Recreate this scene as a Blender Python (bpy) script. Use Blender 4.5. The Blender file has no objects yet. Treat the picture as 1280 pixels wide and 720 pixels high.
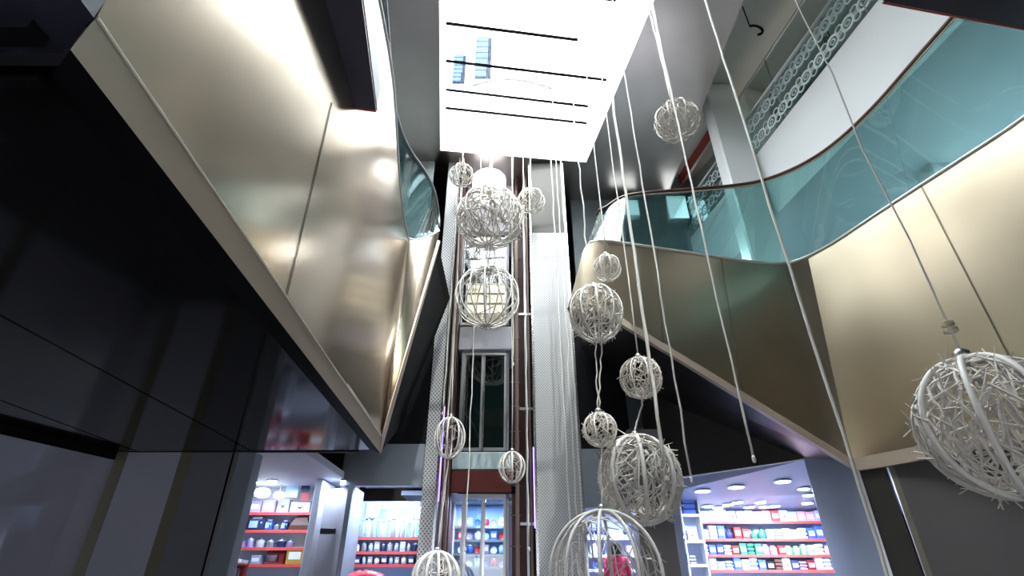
import bpy, math, random
from mathutils import Vector, Matrix
random.seed(7)
SC = bpy.context.scene
COL = SC.collection
# ---------------------------------------------------------------- survey helpers
PITCH = math.radians(30.2); FPX = 652.0; EYE = Vector((0, 0, 1.6))
SP, CP = math.sin(PITCH), math.cos(PITCH)
def sight(px, py):
    x = (px - 640) / FPX; y = (360 - py) / FPX
    return Vector((x, CP - y * SP, SP + y * CP))
def atY(px, py, Y):
    r = sight(px, py); return EYE + r * (Y / r.y)
def atZ(px, py, Z):
    r = sight(px, py); return EYE + r * ((Z - EYE.z) / r.z)
def depth_of(p):
    d = Vector(p) - EYE; return d.y * CP + d.z * SP

# ---------------------------------------------------------------- materials
MATS = {}
def mat(name, col, rough=0.5, metal=0.0, emit=None, estr=0.0, spec=0.5, noise=0.0, nscale=8.0, bump=0.0):
    if name in MATS: return MATS[name]
    m = bpy.data.materials.new(name); m.use_nodes = True
    nt = m.node_tree; b = nt.nodes['Principled BSDF']
    b.inputs['Base Color'].default_value = (*col, 1)
    b.inputs['Roughness'].default_value = rough
    b.inputs['Metallic'].default_value = metal
    b.inputs['Specular IOR Level'].default_value = spec
    if emit:
        b.inputs['Emission Color'].default_value = (*emit, 1); b.inputs['Emission Strength'].default_value = estr
    if noise:
        tc = nt.nodes.new('ShaderNodeTexCoord'); n = nt.nodes.new('ShaderNodeTexNoise')
        n.inputs['Scale'].default_value = nscale; n.inputs['Detail'].default_value = 4
        nt.links.new(tc.outputs['Object'], n.inputs['Vector'])
        mx = nt.nodes.new('ShaderNodeMix'); mx.data_type = 'RGBA'
        mx.inputs[6].default_value = (*[c * (1 - noise) for c in col], 1)
        mx.inputs[7].default_value = (*[min(1, c * (1 + noise)) for c in col], 1)
        nt.links.new(n.outputs['Fac'], mx.inputs[0]); nt.links.new(mx.outputs[2], b.inputs['Base Color'])
        if bump:
            bp = nt.nodes.new('ShaderNodeBump'); bp.inputs['Strength'].default_value = bump
            nt.links.new(n.outputs['Fac'], bp.inputs['Height']); nt.links.new(bp.outputs['Normal'], b.inputs['Normal'])
    MATS[name] = m; return m

def steel(name, col, rough, streak=0.05, wav=0.0):
    """brushed sheet metal: fine vertical streaks in the roughness, faint oil-canning"""
    if name in MATS: return MATS[name]
    m = bpy.data.materials.new(name); m.use_nodes = True
    nt = m.node_tree; b = nt.nodes['Principled BSDF']; L = nt.links.new
    b.inputs['Metallic'].default_value = 1.0
    tc = nt.nodes.new('ShaderNodeTexCoord'); mp = nt.nodes.new('ShaderNodeMapping')
    mp.inputs['Scale'].default_value = (14, 14, 0.6); L(tc.outputs['Object'], mp.inputs['Vector'])
    n = nt.nodes.new('ShaderNodeTexNoise'); n.inputs['Scale'].default_value = 2.0; n.inputs['Detail'].default_value = 5
    L(mp.outputs['Vector'], n.inputs['Vector'])
    r = nt.nodes.new('ShaderNodeMapRange'); r.inputs['To Min'].default_value = rough - streak; r.inputs['To Max'].default_value = rough + streak
    L(n.outputs['Fac'], r.inputs['Value']); L(r.outputs['Result'], b.inputs['Roughness'])
    n2 = nt.nodes.new('ShaderNodeTexNoise'); n2.inputs['Scale'].default_value = 0.9; L(tc.outputs['Object'], n2.inputs['Vector'])
    mx = nt.nodes.new('ShaderNodeMix'); mx.data_type = 'RGBA'
    mx.inputs[6].default_value = (*[c * .86 for c in col], 1); mx.inputs[7].default_value = (*[min(1, c * 1.12) for c in col], 1)
    L(n2.outputs['Fac'], mx.inputs[0]); L(mx.outputs[2], b.inputs['Base Color'])
    if wav:
        bp = nt.nodes.new('ShaderNodeBump'); bp.inputs['Strength'].default_value = wav; bp.inputs['Distance'].default_value = .12
        L(n2.outputs['Fac'], bp.inputs['Height']); L(bp.outputs['Normal'], b.inputs['Normal'])
    MATS[name] = m; return m

def glass(name, tint, gloss=0.14, rough=0.02, haze=0.0, hazecol=(.3, .5, .5)):
    if name in MATS: return MATS[name]
    m = bpy.data.materials.new(name); m.use_nodes = True
    nt = m.node_tree; nt.nodes.clear(); L = nt.links.new
    out = nt.nodes.new('ShaderNodeOutputMaterial')
    tr = nt.nodes.new('ShaderNodeBsdfTransparent'); tr.inputs['Color'].default_value = (*tint, 1)
    gl = nt.nodes.new('ShaderNodeBsdfGlossy'); gl.inputs['Roughness'].default_value = rough
    lw = nt.nodes.new('ShaderNodeLayerWeight'); lw.inputs['Blend'].default_value = 0.35
    ma = nt.nodes.new('ShaderNodeMath'); ma.operation = 'MULTIPLY_ADD'; ma.inputs[1].default_value = .6; ma.inputs[2].default_value = gloss
    L(lw.outputs['Fresnel'], ma.inputs[0])
    mx = nt.nodes.new('ShaderNodeMixShader'); L(ma.outputs[0], mx.inputs[0])
    base = tr
    if haze:
        df = nt.nodes.new('ShaderNodeBsdfDiffuse'); df.inputs['Color'].default_value = (*hazecol, 1)
        mh = nt.nodes.new('ShaderNodeMixShader'); mh.inputs[0].default_value = haze
        L(tr.outputs[0], mh.inputs[1]); L(df.outputs[0], mh.inputs[2]); base = mh
    L(base.outputs[0], mx.inputs[1]); L(gl.outputs[0], mx.inputs[2]); L(mx.outputs[0], out.inputs[0])
    MATS[name] = m; return m

def dotted(name, col, hole, fx, fz, size, rough, metal):
    """perforated sheet: rows of staggered round holes"""
    m = bpy.data.materials.new(name); m.use_nodes = True
    nt = m.node_tree; b = nt.nodes['Principled BSDF']; L = nt.links.new
    tc = nt.nodes.new('ShaderNodeTexCoord'); sx = nt.nodes.new('ShaderNodeSeparateXYZ'); L(tc.outputs['Object'], sx.inputs[0])
    def M(op, a, bb=None):
        n = nt.nodes.new('ShaderNodeMath'); n.operation = op
        for i, v in enumerate((a, bb)):
            if v is None: continue
            if isinstance(v, (int, float)): n.inputs[i].default_value = v
            else: L(v, n.inputs[i])
        return n.outputs[0]
    xy = M('ADD', sx.outputs[0], sx.outputs[1])
    u = M('MULTIPLY', xy, fx); v = M('MULTIPLY', sx.outputs[2], fz)
    a = M('SINE', M('ADD', u, v)); c = M('SINE', M('SUBTRACT', u, v))
    p = M('MULTIPLY', a, c); p2 = M('GREATER_THAN', M('ABSOLUTE', p), size)
    mx = nt.nodes.new('ShaderNodeMix'); mx.data_type = 'RGBA'; L(p2, mx.inputs[0])
    mx.inputs[6].default_value = (*col, 1); mx.inputs[7].default_value = (*hole, 1); L(mx.outputs[2], b.inputs['Base Color'])
    b.inputs['Roughness'].default_value = rough; b.inputs['Metallic'].default_value = metal
    MATS[name] = m; return m

GOLD = steel('champagne steel', (.575, .475, .375), .19, .02, .006)
GOLDR = steel('champagne steel satin', (.60, .50, .365), .31, .012, .006)
TRIM = mat('pale bronze trim', (.44, .35, .275), .4, .2)
BLACK = mat('polished black ceiling panel', (.012, .012, .013), .09, 0, spec=.35)
BLACKR = mat('satin black ceiling panel', (.014, .012, .011), .3, 0, spec=.25)
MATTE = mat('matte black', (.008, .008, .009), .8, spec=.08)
NAVY = mat('dark blue panel', (.035, .035, .06), .4, noise=.2, nscale=3)
SMOKE = steel('dark ceiling metal', (.40, .365, .335), .3, .02, .0)
GREY = mat('grey painted board', (.23, .25, .29), .55, noise=.08, nscale=3)
GREYD = mat('dark grey panel', (.22, .22, .25), .3, .2, noise=.12, nscale=2)
BROWN = mat('dark brown wall', (.035, .028, .024), .5, noise=.2, nscale=2)
WHITE = mat('white paint', (.93, .93, .92), .5)
LILACP = mat('pale lilac slab paint', (.62, .60, .68), .5)
TEALP = mat('pale green slab paint', (.42, .52, .52), .5)
CREAM = mat('white column paint', (.92, .92, .90), .35)
CHROME = mat('bright metal', (.75, .75, .76), .25, 1)
ALU = mat('brushed aluminium', (.55, .55, .56), .35, 1)
REDB = mat('red brown lacquer', (.10, .016, .010), .35, noise=.25, nscale=3)
REDD = mat('dark red shaft lining', (.07, .02, .018), .4, noise=.3, nscale=4)
RED = mat('red beam paint', (.42, .035, .02), .45, noise=.1, nscale=2)
RAILB = mat('bronze brown rail', (.20, .145, .12), .4, .5)
TEAL = glass('green tinted glass', (.56, .76, .76), .07, .02, .06, (.16, .30, .31))
TEALC = glass('pale green glass', (.62, .82, .82), .08, .02, .12, (.25, .45, .45))
SKYG = glass('clear roof glass', (.93, .96, .97), .04)
DOORG = glass('clear door glass', (.75, .85, .9), .08)
DARKG = glass('dark landing glass', (.35, .5, .5), .12, .03)
FRONTG = glass('smoked shopfront glass', (.16, .17, .2), .14, .03, .85, (.62, .62, .74))
CORDW = mat('white cord', (.68, .64, .59), .6)
WIRE = mat('white painted hoop', (.76, .72, .67), .45)
TWIG = mat('white twig', (.66, .61, .55), .7, noise=.15, nscale=20)
WHITEJ = mat('white shelf laminate', (.75, .76, .82), .4)
REDSTRIP = mat('red shelf edge', (.75, .10, .09), .4)
FLOORM = mat('polished floor tile', (.13, .125, .12), .2, noise=.1, nscale=2)
PERF = dotted('perforated white steel', (.50, .49, .485), (.22, .22, .23), 52., 44., .62, .4, .3)
PERFL = dotted('perforated grey steel', (.62, .61, .61), (.2, .2, .21), 40., 34., .5, .4, .3)
LEDP = mat('violet led strip', (.4, .3, .9), .4, emit=(.35, .22, 1.0), estr=2.2)
LAMP = mat('lit lamp disc', (1, 1, 1), .4, emit=(.78, .88, 1.0), estr=20)
LAMPR = mat('lamp trim ring', (.8, .82, .9), .3)

# ---------------------------------------------------------------- mesh helpers
class MB:
    def __init__(s): s.v = []; s.f = []; s.m = []; s.mats = []
    def mi(s, m):
        if m not in s.mats: s.mats.append(m)
        return s.mats.index(m)
    def add(s, vs, fs, m):
        o = len(s.v); i = s.mi(m)
        s.v += [tuple(v) for v in vs]; s.f += [tuple(o + k for k in f) for f in fs]; s.m += [i] * len(fs); return s
    def box(s, a, b, m, bev=0.0):
        x0, y0, z0 = a; x1, y1, z1 = b
        if bev <= 0:
            vs = [(x, y, z) for z in (z0, z1) for x, y in ((x0, y0), (x1, y0), (x1, y1), (x0, y1))]
            return s.add(vs, [(3, 2, 1, 0), (4, 5, 6, 7), (0, 1, 5, 4), (1, 2, 6, 5), (2, 3, 7, 6), (3, 0, 4, 7)], m)
        e = bev   # chamfered in plan and along top and bottom edges
        def ring(z, q):
            return [(x0 + e + q, y0 + q, z), (x1 - e - q, y0 + q, z), (x1 - q, y0 + e + q, z), (x1 - q, y1 - e - q, z),
                    (x1 - e - q, y1 - q, z), (x0 + e + q, y1 - q, z), (x0 + q, y1 - e - q, z), (x0 + q, y0 + e + q, z)]
        vs = ring(z0, e) + ring(z0 + e, 0) + ring(z1 - e, 0) + ring(z1, e)
        fs = [tuple(range(7, -1, -1)), tuple(range(24, 32))]
        for r in range(3):
            for k in range(8): fs.append((r * 8 + k, r * 8 + (k + 1) % 8, (r + 1) * 8 + (k + 1) % 8, (r + 1) * 8 + k))
        return s.add(vs, fs, m)
    def tube(s, pts, r, m, n=6, closed=False, caps=True):
        pts = [Vector(p) for p in pts]; N = len(pts); vs = []; prev = None
        for i, p in enumerate(pts):
            if closed: t = pts[(i + 1) % N] - pts[i - 1]
            else: t = pts[min(i + 1, N - 1)] - pts[max(i - 1, 0)]
            if t.length < 1e-9: t = Vector((0, 0, 1))
            t.normalize()
            if prev is None:
                a = Vector((0, 0, 1)) if abs(t.z) < .9 else Vector((1, 0, 0)); u = t.cross(a).normalized()
            else:
                u = prev - t * prev.dot(t); u = u.normalized() if u.length > 1e-6 else t.orthogonal().normalized()
            prev = u; w = t.cross(u); rr = r[i] if isinstance(r, (list, tuple)) else r
            vs += [p + (u * math.cos(2 * math.pi * k / n) + w * math.sin(2 * math.pi * k / n)) * rr for k in range(n)]
        fs = []
        for i in range(N if closed else N - 1):
            j = (i + 1) % N
            for k in range(n): fs.append((i * n + k, i * n + (k + 1) % n, j * n + (k + 1) % n, j * n + k))
        if caps and not closed: fs += [tuple(range(n - 1, -1, -1)), tuple((N - 1) * n + k for k in range(n))]
        return s.add(vs, fs, m)
    def lathe(s, c, prof, m, n=16):
        """prof: list of (radius, z) bottom to top, closed with caps"""
        c = Vector(c); vs = []
        for r, z in prof:
            vs += [(c.x + r * math.cos(2 * math.pi * k / n), c.y + r * math.sin(2 * math.pi * k / n), c.z + z) for k in range(n)]
        fs = []
        for i in range(len(prof) - 1):
            for k in range(n): fs.append((i * n + k, i * n + (k + 1) % n, (i + 1) * n + (k + 1) % n, (i + 1) * n + k))
        fs += [tuple(range(n - 1, -1, -1)), tuple((len(prof) - 1) * n + k for k in range(n))]
        return s.add(vs, fs, m)
    def ruled(s, A, B, m, off=None):
        """surface between two polylines; off adds a second skin so the sheet has thickness"""
        n = len(A); vs = [Vector(p) for p in A] + [Vector(p) for p in B]
        fs = [(i, i + 1, n + i + 1, n + i) for i in range(n - 1)]
        if off is None: return s.add(vs, fs, m)
        o = Vector(off) if not callable(off) else None
        vs2 = [v + (o if o is not None else off(k % n)) for k, v in enumerate(vs)]
        k = 2 * n; fs2 = [tuple(k + q for q in reversed(f)) for f in fs]
        ed = [(i + 1, i, k + i, k + i + 1) for i in range(n - 1)] + [(n + i, n + i + 1, k + n + i + 1, k + n + i) for i in range(n - 1)]
        ed += [(0, n, k + n, k), (n + n - 1, n - 1, k + n - 1, k + 2 * n - 1)]
        s.add(vs + vs2, fs + fs2, m)
        return s.add(vs + vs2, ed, m)
    def slab(s, poly, dz, m):
        """closed polygon of 3-D points extruded by dz in z"""
        n = len(poly); vs = [Vector(p) for p in poly]; vs += [v + Vector((0, 0, dz)) for v in vs]
        fs = [tuple(range(n - 1, -1, -1)), tuple(range(n, 2 * n))] + [(i, (i + 1) % n, n + (i + 1) % n, n + i) for i in range(n)]
        return s.add(vs, fs, m)
    def prism(s, poly, d, m):
        n = len(poly); vs = [Vector(p) for p in poly]; vs += [v + Vector(d) for v in vs]
        fs = [tuple(range(n - 1, -1, -1)), tuple(range(n, 2 * n))] + [(i, (i + 1) % n, n + (i + 1) % n, n + i) for i in range(n)]
        return s.add(vs, fs, m)
    def make(s, name, parent=None, smooth=False, origin=None):
        me = bpy.data.meshes.new(name); o = bpy.data.objects.new(name, me)
        base = Vector((0, 0, 0))
        if parent is not None: base = WORLD_LOC.get(parent.name, Vector((0, 0, 0)))
        if origin is not None and parent is None: base = Vector(origin); o.location = base; WORLD_LOC[o.name] = base
        elif parent is not None: WORLD_LOC[o.name] = base
        me.from_pydata([tuple(Vector(v) - base) for v in s.v], [], s.f)
        for m in s.mats: me.materials.append(m)
        me.polygons.foreach_set('material_index', s.m)
        if smooth: me.polygons.foreach_set('use_smooth', [True] * len(s.f))
        me.update(); COL.objects.link(o)
        if parent is not None: o.parent = parent
        return o
WORLD_LOC = {}
def tag(o, label, cat, group=None, kind=None):
    o['label'] = label; o['category'] = cat
    if group: o['group'] = group
    if kind: o['kind'] = kind
    return o
def thing(name, loc, label, cat, group=None):
    o = bpy.data.objects.new(name, None); o.empty_display_size = .1
    o.location = loc; COL.objects.link(o); WORLD_LOC[o.name] = Vector(loc)
    return tag(o, label, cat, group)
def struct(o, label=None, cat=None):
    o['kind'] = 'structure'
    if label: o['label'] = label; o['category'] = cat
    return o
def lerp(a, b, t): return Vector(a) * (1 - t) + Vector(b) * t
def resample(pts, n):
    pts = [Vector(p) for p in pts]; L = [0]
    for a, b in zip(pts, pts[1:]): L.append(L[-1] + (b - a).length)
    out = []
    for k in range(n):
        d = L[-1] * k / (n - 1); i = 0
        while i < len(pts) - 2 and L[i + 1] < d: i += 1
        out.append(lerp(pts[i], pts[i + 1], (d - L[i]) / max(1e-9, L[i + 1] - L[i])))
    return out
def smooth_curve(pts, n, it=2):
    pts = [Vector(p) for p in pts]
    for _ in range(it):
        q = [pts[0]]
        for a, b in zip(pts, pts[1:]): q += [lerp(a, b, .25), lerp(a, b, .75)]
        q.append(pts[-1]); pts = q
    return resample(pts, n)
ORD = ['first', 'second', 'third', 'fourth', 'fifth', 'sixth', 'seventh', 'eighth', 'ninth', 'tenth', 'eleventh', 'twelfth', 'thirteenth',
       'fourteenth', 'fifteenth', 'sixteenth', 'seventeenth', 'eighteenth', 'nineteenth', 'twentieth']

# ---------------------------------------------------------------- camera, sky
cam = bpy.data.cameras.new('camera'); cam.sensor_width = 36; cam.lens = 36 * FPX / 1280; cam.clip_start = .02; cam.clip_end = 200
co = bpy.data.objects.new('camera', cam); co.location = EYE; co.rotation_euler = (math.pi / 2 + PITCH, 0, 0); COL.objects.link(co); SC.camera = co
w = bpy.data.worlds.new('sky'); SC.world = w; w.use_nodes = True
bg = w.node_tree.nodes['Background']; bg.inputs[0].default_value = (.93, .97, 1.0, 1); bg.inputs[1].default_value = 20.0
SC.view_settings.view_transform = 'Standard'; SC.view_settings.look = 'None'; SC.view_settings.exposure = 0.1; SC.view_settings.gamma = 1
SC.view_settings.use_curve_mapping = False
SC.cycles.max_bounces = 10; SC.cycles.transparent_max_bounces = 12; SC.cycles.sample_clamp_indirect = 6; SC.cycles.caustics_reflective = True

# ---------------------------------------------------------------- shell
FZ = 0.80           # ground floor level
SOF = 3.44          # polished soffit
ROOF = 12.6; ROOFB = 13.6
X0, X1, Y0, Y1 = -9.5, 12.0, -4.0, 15.5
struct(MB().box((X0, Y0, FZ - .3), (X1, Y1, FZ), FLOORM).make('floor'))
struct(MB().box((X0 - .2, Y0, FZ), (X0, Y1, ROOFB), BROWN).make('wall_left'))
struct(MB().box((X1, Y0, FZ), (X1 + .2, Y1, ROOFB), BROWN).make('wall_right'))
struct(MB().box((X0, Y1, FZ), (X1, Y1 + .2, ROOFB), BROWN).make('wall_back'))
struct(MB().box((X0, Y0 - .2, FZ), (X1, Y0, ROOFB), BROWN).make('wall_front'))
# roof: polished dark metal with the roof-light opening cut in it
SK = [atZ(550, 188, ROOF), atZ(733, 203, ROOF), atZ(822, -10, ROOF), atZ(549, -10, ROOF)]
dR = (SK[2] - SK[1]); dL = (SK[3] - SK[0])
SK[2] = SK[1] + dR * ((SK[1].y - 2.2) / -dR.y); SK[3] = SK[0] + dL * ((SK[0].y - 2.2) / -dL.y)
XS = 5.0
mb = MB()
A, B, Cc, D = SK
P = lambda x, y: Vector((x, y, ROOF))
mb.slab([P(X0, Y1), P(XS, Y1), P(XS, B.y), B, A, P(X0, A.y)][::-1], .35, SMOKE)
mb.slab([P(X0, A.y), A, D, P(X0, D.y)][::-1], .35, SMOKE)
mb.slab([B, P(XS, B.y), P(XS, Cc.y), Cc][::-1], .35, SMOKE)
mb.slab([P(X0, D.y), D, Cc, P(XS, Cc.y), P(XS, Y0), P(X0, Y0)][::-1], .35, SMOKE)
mb.box((XS, Y0, ROOFB), (X1, Y1, ROOFB + .3), mat('grey ceiling plaster', (.42, .42, .38), .45, noise=.1, nscale=1.5))
mb.box((XS - .02, Y0, ROOF - .01), (XS, Y1, ROOFB + .3), MATS['grey ceiling plaster'])
struct(mb.make('ceiling'))
# roof light
sky = struct(MB().slab([v + Vector((0, 0, .36)) for v in SK][::-1], .03, SKYG).make('window_1'))
sky['label'] = 'overexposed rectangular roof light above the atrium'; sky['category'] = 'skylight'
fr = MB()
for a, b in ((A, B), (B, Cc), (Cc, D), (D, A)):
    fr.tube([a + Vector((0, 0, .40)), b + Vector((0, 0, .40))], .03, WHITE, 4)
fr.make('skylight_frame', sky)
PURL = mat('dark roof purlin', (.012, .012, .014), .9, spec=.1)
for pa, pb in (((557, 29), (722, 50)), ((557, 76), (758, 100)), ((557, 112), (735, 133)), ((557, 135), (733, 154)), ((556, -25), (770, 0))):
    a = atZ(*pa, ROOF + .25); b = atZ(*pb, ROOF + .25)
    MB().tube([a, b], .045, PURL, 4).make('purlin', sky)
# arch seen above the roof glass
ar = [atY(590 + (690 - 590) * t, 112 - 13 * math.sin(math.pi * (t * .85 + .12)), 9.4) for t in [k / 14 for k in range(15)]]
t = thing('roof_arch', (0, 9.4, ar[0].z), 'thin pale curved arch rib spanning above the roof glass', 'roof arch')
MB().tube(ar, .035, mat('pale arch steel', (.16, .15, .12), .6), 6).make('arch_rib', t, True)
for k in (0, 7, 14): MB().tube([ar[k], ar[k] + Vector((0, 0, -.9))], .008, WHITE, 4).make('hanger_rod', t)
# neighbouring building beyond the glass
nb = thing('neighbour_building', (0, 17, 13), 'pale neighbouring building with two blue shuttered windows seen through the roof light', 'building')
FAC = mat('sunlit white render', (.9, .9, .88), .8, emit=None)
m = MB(); m.box((-9, 17, 13.9), (8, 22, 34), FAC); m.box((-9.2, 16.8, 34), (8.2, 22.2, 34.5), FAC); m.make('facade', nb)
BLUEW = mat('blue window shutter', (.035, .06, .10), .6, spec=.1); BLUED = mat('dark blue reveal', (.008, .012, .025), .7, spec=.1)
for (x0, y0, x1, y1) in ((565, 70, 583, 104), (593, 48, 615, 98)):
    a = atY(x0, y1, 16.95); b = atY(x1, y0, 16.95); xw = b.x - a.x
    f = MB().box((a.x, 16.9, a.z), (b.x, 17.0, b.z), BLUED).make('window_frame', nb)
    s_ = MB()
    nl = 7
    for q in range(nl):
        z0 = a.z + (b.z - a.z) * q / nl
        s_.box((a.x + .05 * xw, 16.82, z0 + .04), (a.x + xw * (.78 if q > 1 else .7), 16.9, z0 + (b.z - a.z) / nl - .02), BLUEW)
    s_.make('shutter', f)

# ---------------------------------------------------------------- balcony fascia and soffit beside the camera (west side)
Lb0 = atZ(120, 22, SOF); Lb1 = atZ(476, 545, SOF)          # lower edge of the cladding
Lu0 = atZ(88, 62, SOF - .16); Lu1 = atZ(475, 566, SOF - .16)           # inner edge of the bottom flange
topL = [Vector((-1.46, .9, 7.4)), Vector((-1.49, 2.6, 7.4)), atZ(490, 80, 7.4), atZ(495, 150, 7.4), atZ(498, 215, 7.4), atZ(503, 265, 7.4), atZ(510, 298, 7.4)]
topA = smooth_curve(topL, 40)
botA = resample([Lb0, Lb1], 40)
endT = atY(549, 289, 8.75); endB = atY(547, 300, 8.75)
topB = smooth_curve([topL[-1], atY(520, 301, 8.35), atY(534, 297, 8.5), endT], 10)
botB = resample([Lb1, endB], 10)
m = MB(); m.ruled(botA + botB[1:], topA + topB[1:], GOLD, (-.06, 0, 0))
wl = struct(m.make('wall_left_fascia', None, True), 'champagne steel balcony cladding with a pointed lower corner beside the lift', 'balcony fascia')
# sheet joints
jm = mat('joint shadow gap', (.05, .045, .04), .7)
def joint(pa, pb, par, A_, B_, nx):
    MB().tube([pa + nx, lerp(pa, pb, .5) + nx, pb + nx], .006, jm, 4).make('panel_joint', par)
for ia, ib in ((18, 20),):
    pass
def on_sheet(k, t): return lerp((botA + botB[1:])[k], (topA + topB[1:])[k], t)
# joint from the fascia foot up beside the dark ledge
def seen(p):
    d = Vector(p) - EYE; z = d.y * CP + d.z * SP
    return 640 + FPX * d.x / z, 360 - FPX * (-d.y * SP + d.z * CP) / z
def fine(kf, t):
    k = min(int(kf), 38); return lerp(on_sheet(k, t), on_sheet(k + 1, t), kf - k)
kb = min((abs(seen(fine(i / 10, 0))[0] - 357), i / 10) for i in range(0, 390))[1]
kt, tt = min((math.hypot(seen(fine(i / 5, j / 50))[0] - 414, seen(fine(i / 5, j / 50))[1] - 128), i / 5, j / 50) for i in range(0, 195) for j in range(51))[1:]
MB().tube([fine(kb + (kt - kb) * q / 30, tt * q / 30) + Vector((.006, 0, 0)) for q in range(31)], .004, jm, 4).make('panel_joint', wl)
# bottom flange and black reveal
m = MB(); m.prism([Lb0, Lb1, Lu1, Lu0], (0, 0, .04), TRIM)
struct(m.make('trim_1'), 'pale bronze flange along the foot of the champagne cladding', 'trim')
m = MB(); m.tube([Lb0 + Vector((.004, 0, 0)), Lb1 + Vector((.004, 0, 0))], .007, mat('bright edge bead', (.85, .78, .66), .4, .1), 6)
m.make('edge_bead', bpy.data.objects['trim_1'])
m = MB(); hb = [Lb1 + Vector((0.01, -.01, 0)), Lu1, endB + Vector((.05, 0, -.02)), endB]
m.prism(hb, (0, .06, 0), TRIM)
struct(m.make('trim_2'), 'slim bronze edge rising from the cladding tip towards the lift', 'trim')
Ld0 = atZ(62, 98, SOF); Ld1 = atZ(462, 562, SOF)
m = MB(); m.prism([Lu0, Lu1, Ld1, Ld0], (0, 0, .06), MATTE); struct(m.make('trim_3'), 'matt black reveal strip beside the bronze flange', 'trim')
Ysof = atZ(475, 566, SOF).y
m = MB()
m.prism([Ld0, Ld1, Vector((X0, Ysof, SOF)), Vector((X0, Ld0.y, SOF))], (0, 0, .08), BLACK)
for k in range(1, 4):   # joints of the polished soffit
    x = -2.2 - 1.75 * k
    m.box((x, Ld0.y, SOF - .004), (x + .012, Ysof, SOF), MATTE)
m.box((X0, Ysof - .03, SOF), (Ld1.x - .2, Ysof, SOF + 3.6), BROWN)
struct(m.make('ceiling_soffit'), 'polished black soffit under the balcony', 'soffit')
# nearer dropped beam, top corner of the picture
m = MB()
nb0 = atZ(86, 62, SOF); nb1 = atZ(120, 18, SOF)
m.prism([nb0 + Vector((-.02, 0, -.02)), nb1 + Vector((0, 0, -.02)), Vector((nb1.x - .05, -1.5, SOF - .02)), Vector((X0, -1.5, SOF - .02)), Vector((X0, nb0.y, SOF - .02))], (0, 0, .2), NAVY)
m.box((X0, nb0.y - .14, SOF - .07), (nb0.x - .02, nb0.y - .06, SOF), MATTE)
m.box((X0, nb0.y + .10, SOF - .05), (Ld0.x, nb0.y + .14, SOF), MATTE)
struct(m.make('trim_4'), 'dark navy beam crossing the near end of the black soffit', 'beam')
# rising soffit behind the short return, and floor of level two
m = MB(); m.prism([Lu1, endB, Vector((endB.x, 11.2, endB.z)), Vector((Lu1.x - .6, 11.2, 4.6))], (-.05, 0, .05), MATTE)
struct(m.make('ceiling_return'), 'black rising soffit behind the cladding tip', 'soffit')
flo = [p + Vector((-.08, 0, -.25)) for p in topA] + [Vector((-2.1, 11.4, 7.15)), Vector((X0, 11.4, 7.15)), Vector((X0, .9, 7.15))]
struct(MB().slab(flo, .18, GREYD).make('floor_upper_left'))
# dark ledge hanging over the cladding
zl = 5.8
lp = [atZ(416, 131, zl), atZ(470, 138, zl), atZ(452, -2, zl), atZ(386, -2, zl)]
ext = (lp[2] - lp[1]) * 1.2; lp[2] = lp[2] + ext; lp[3] = lp[3] + (lp[3] - lp[0]) * 1.2
m = MB(); m.prism(lp, (0, 0, .35), NAVY)
lg = struct(m.make('trim_5'), 'dark navy boxed ledge in front of the champagne cladding', 'ledge')
m = MB(); a, b = lp[0], lp[1]; m.tube([a + Vector((0, .012, 0)), b + Vector((0, .012, 0))], .014, RED, 4); m.tube([b + Vector((.01, 0, 0)), lp[2] + Vector((.01, 0, 0))], .006, REDB, 4)
m.make('red_edge', lg)
# glass balustrade on top of it
gl0 = topA[8:] + topB[1:]
rl = [atZ(487, 60, 8.5), atZ(489, 100, 8.5), atZ(496, 150, 8.5), atZ(510, 185, 8.5), atZ(530, 212, 8.5), atZ(543, 236, 8.5), atY(548, 262, 9.0), atY(549, 284, 8.8)]
n = len(gl0); rl = [Vector((-1.45, 2.0, 8.5))] + rl
rl = smooth_curve(rl, n)
bal = thing('glass_balustrade', (-1.8, 6, 7.4), 'curved green glass balustrade above the cladding beside the lift', 'balustrade')
MB().ruled(gl0, rl, TEAL, (-.015, 0, 0)).make('glass_panel', bal, True)
MB().tube(rl, .028, GREYD, 8).make('handrail', bal, True)
MB().tube([p + Vector((0, 0, .01)) for p in gl0], .022, ALU, 6).make('base_channel', bal, True)
# room behind the west balustrade: lit back wall and white column
struct(MB().box((-9.3, 11.45, 7.3), (-2.3, 11.6, ROOF), mat('pale corridor wall', (.55, .62, .62), .6)).make('wall_back_upper_left'))

# ---------------------------------------------------------------- curved balcony opposite (east side)
tp = [(745, 300), (772, 304), (800, 308), (860, 317), (920, 326), (960, 331), (985, 331), (1010, 322), (1035, 309), (1060, 293), (1100, 266), (1140, 240), (1210, 195), (1280, 150)]
TR = [atZ(x, y, 7.4) for x, y in tp]
TR[-1:] = [TR[-1], Vector((7.55, 3.6, 7.4)), Vector((7.6, 1.0, 7.4))]
cR = atZ(1065, 578, SOF); eR = atY(717, 368, 8.2)
fB = atZ(1280, 545, SOF); far = cR + (fB - cR) * 2.6
ic = 7
TB = smooth_curve([Vector((1.75, 9.6, 7.4)), Vector((1.38, 8.9, 7.4)), Vector((1.40, 8.35, 7.4))] + TR[:ic + 1], 44)
TA = smooth_curve(TR[ic:], 36)
BB = resample([Vector((1.55, 9.6, 6.4)), Vector((1.05, 8.9, 6.3)), eR], 9) + resample([eR, cR], 36)[1:]
BA = [lerp(cR, Vector((p.x, p.y, SOF)), min(1, k / 8)) for k, p in enumerate(TA)]
m = MB()
m.ruled(TB[:], BB[:44] if len(BB) >= 44 else BB + [BB[-1]] * (44 - len(BB)), GOLDR, (0, .06, 0))
wr = struct(m.make('wall_right_fascia', None, True), 'wide champagne cladding tapering towards the lift, below the curved glass balcony', 'balcony fascia')
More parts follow.
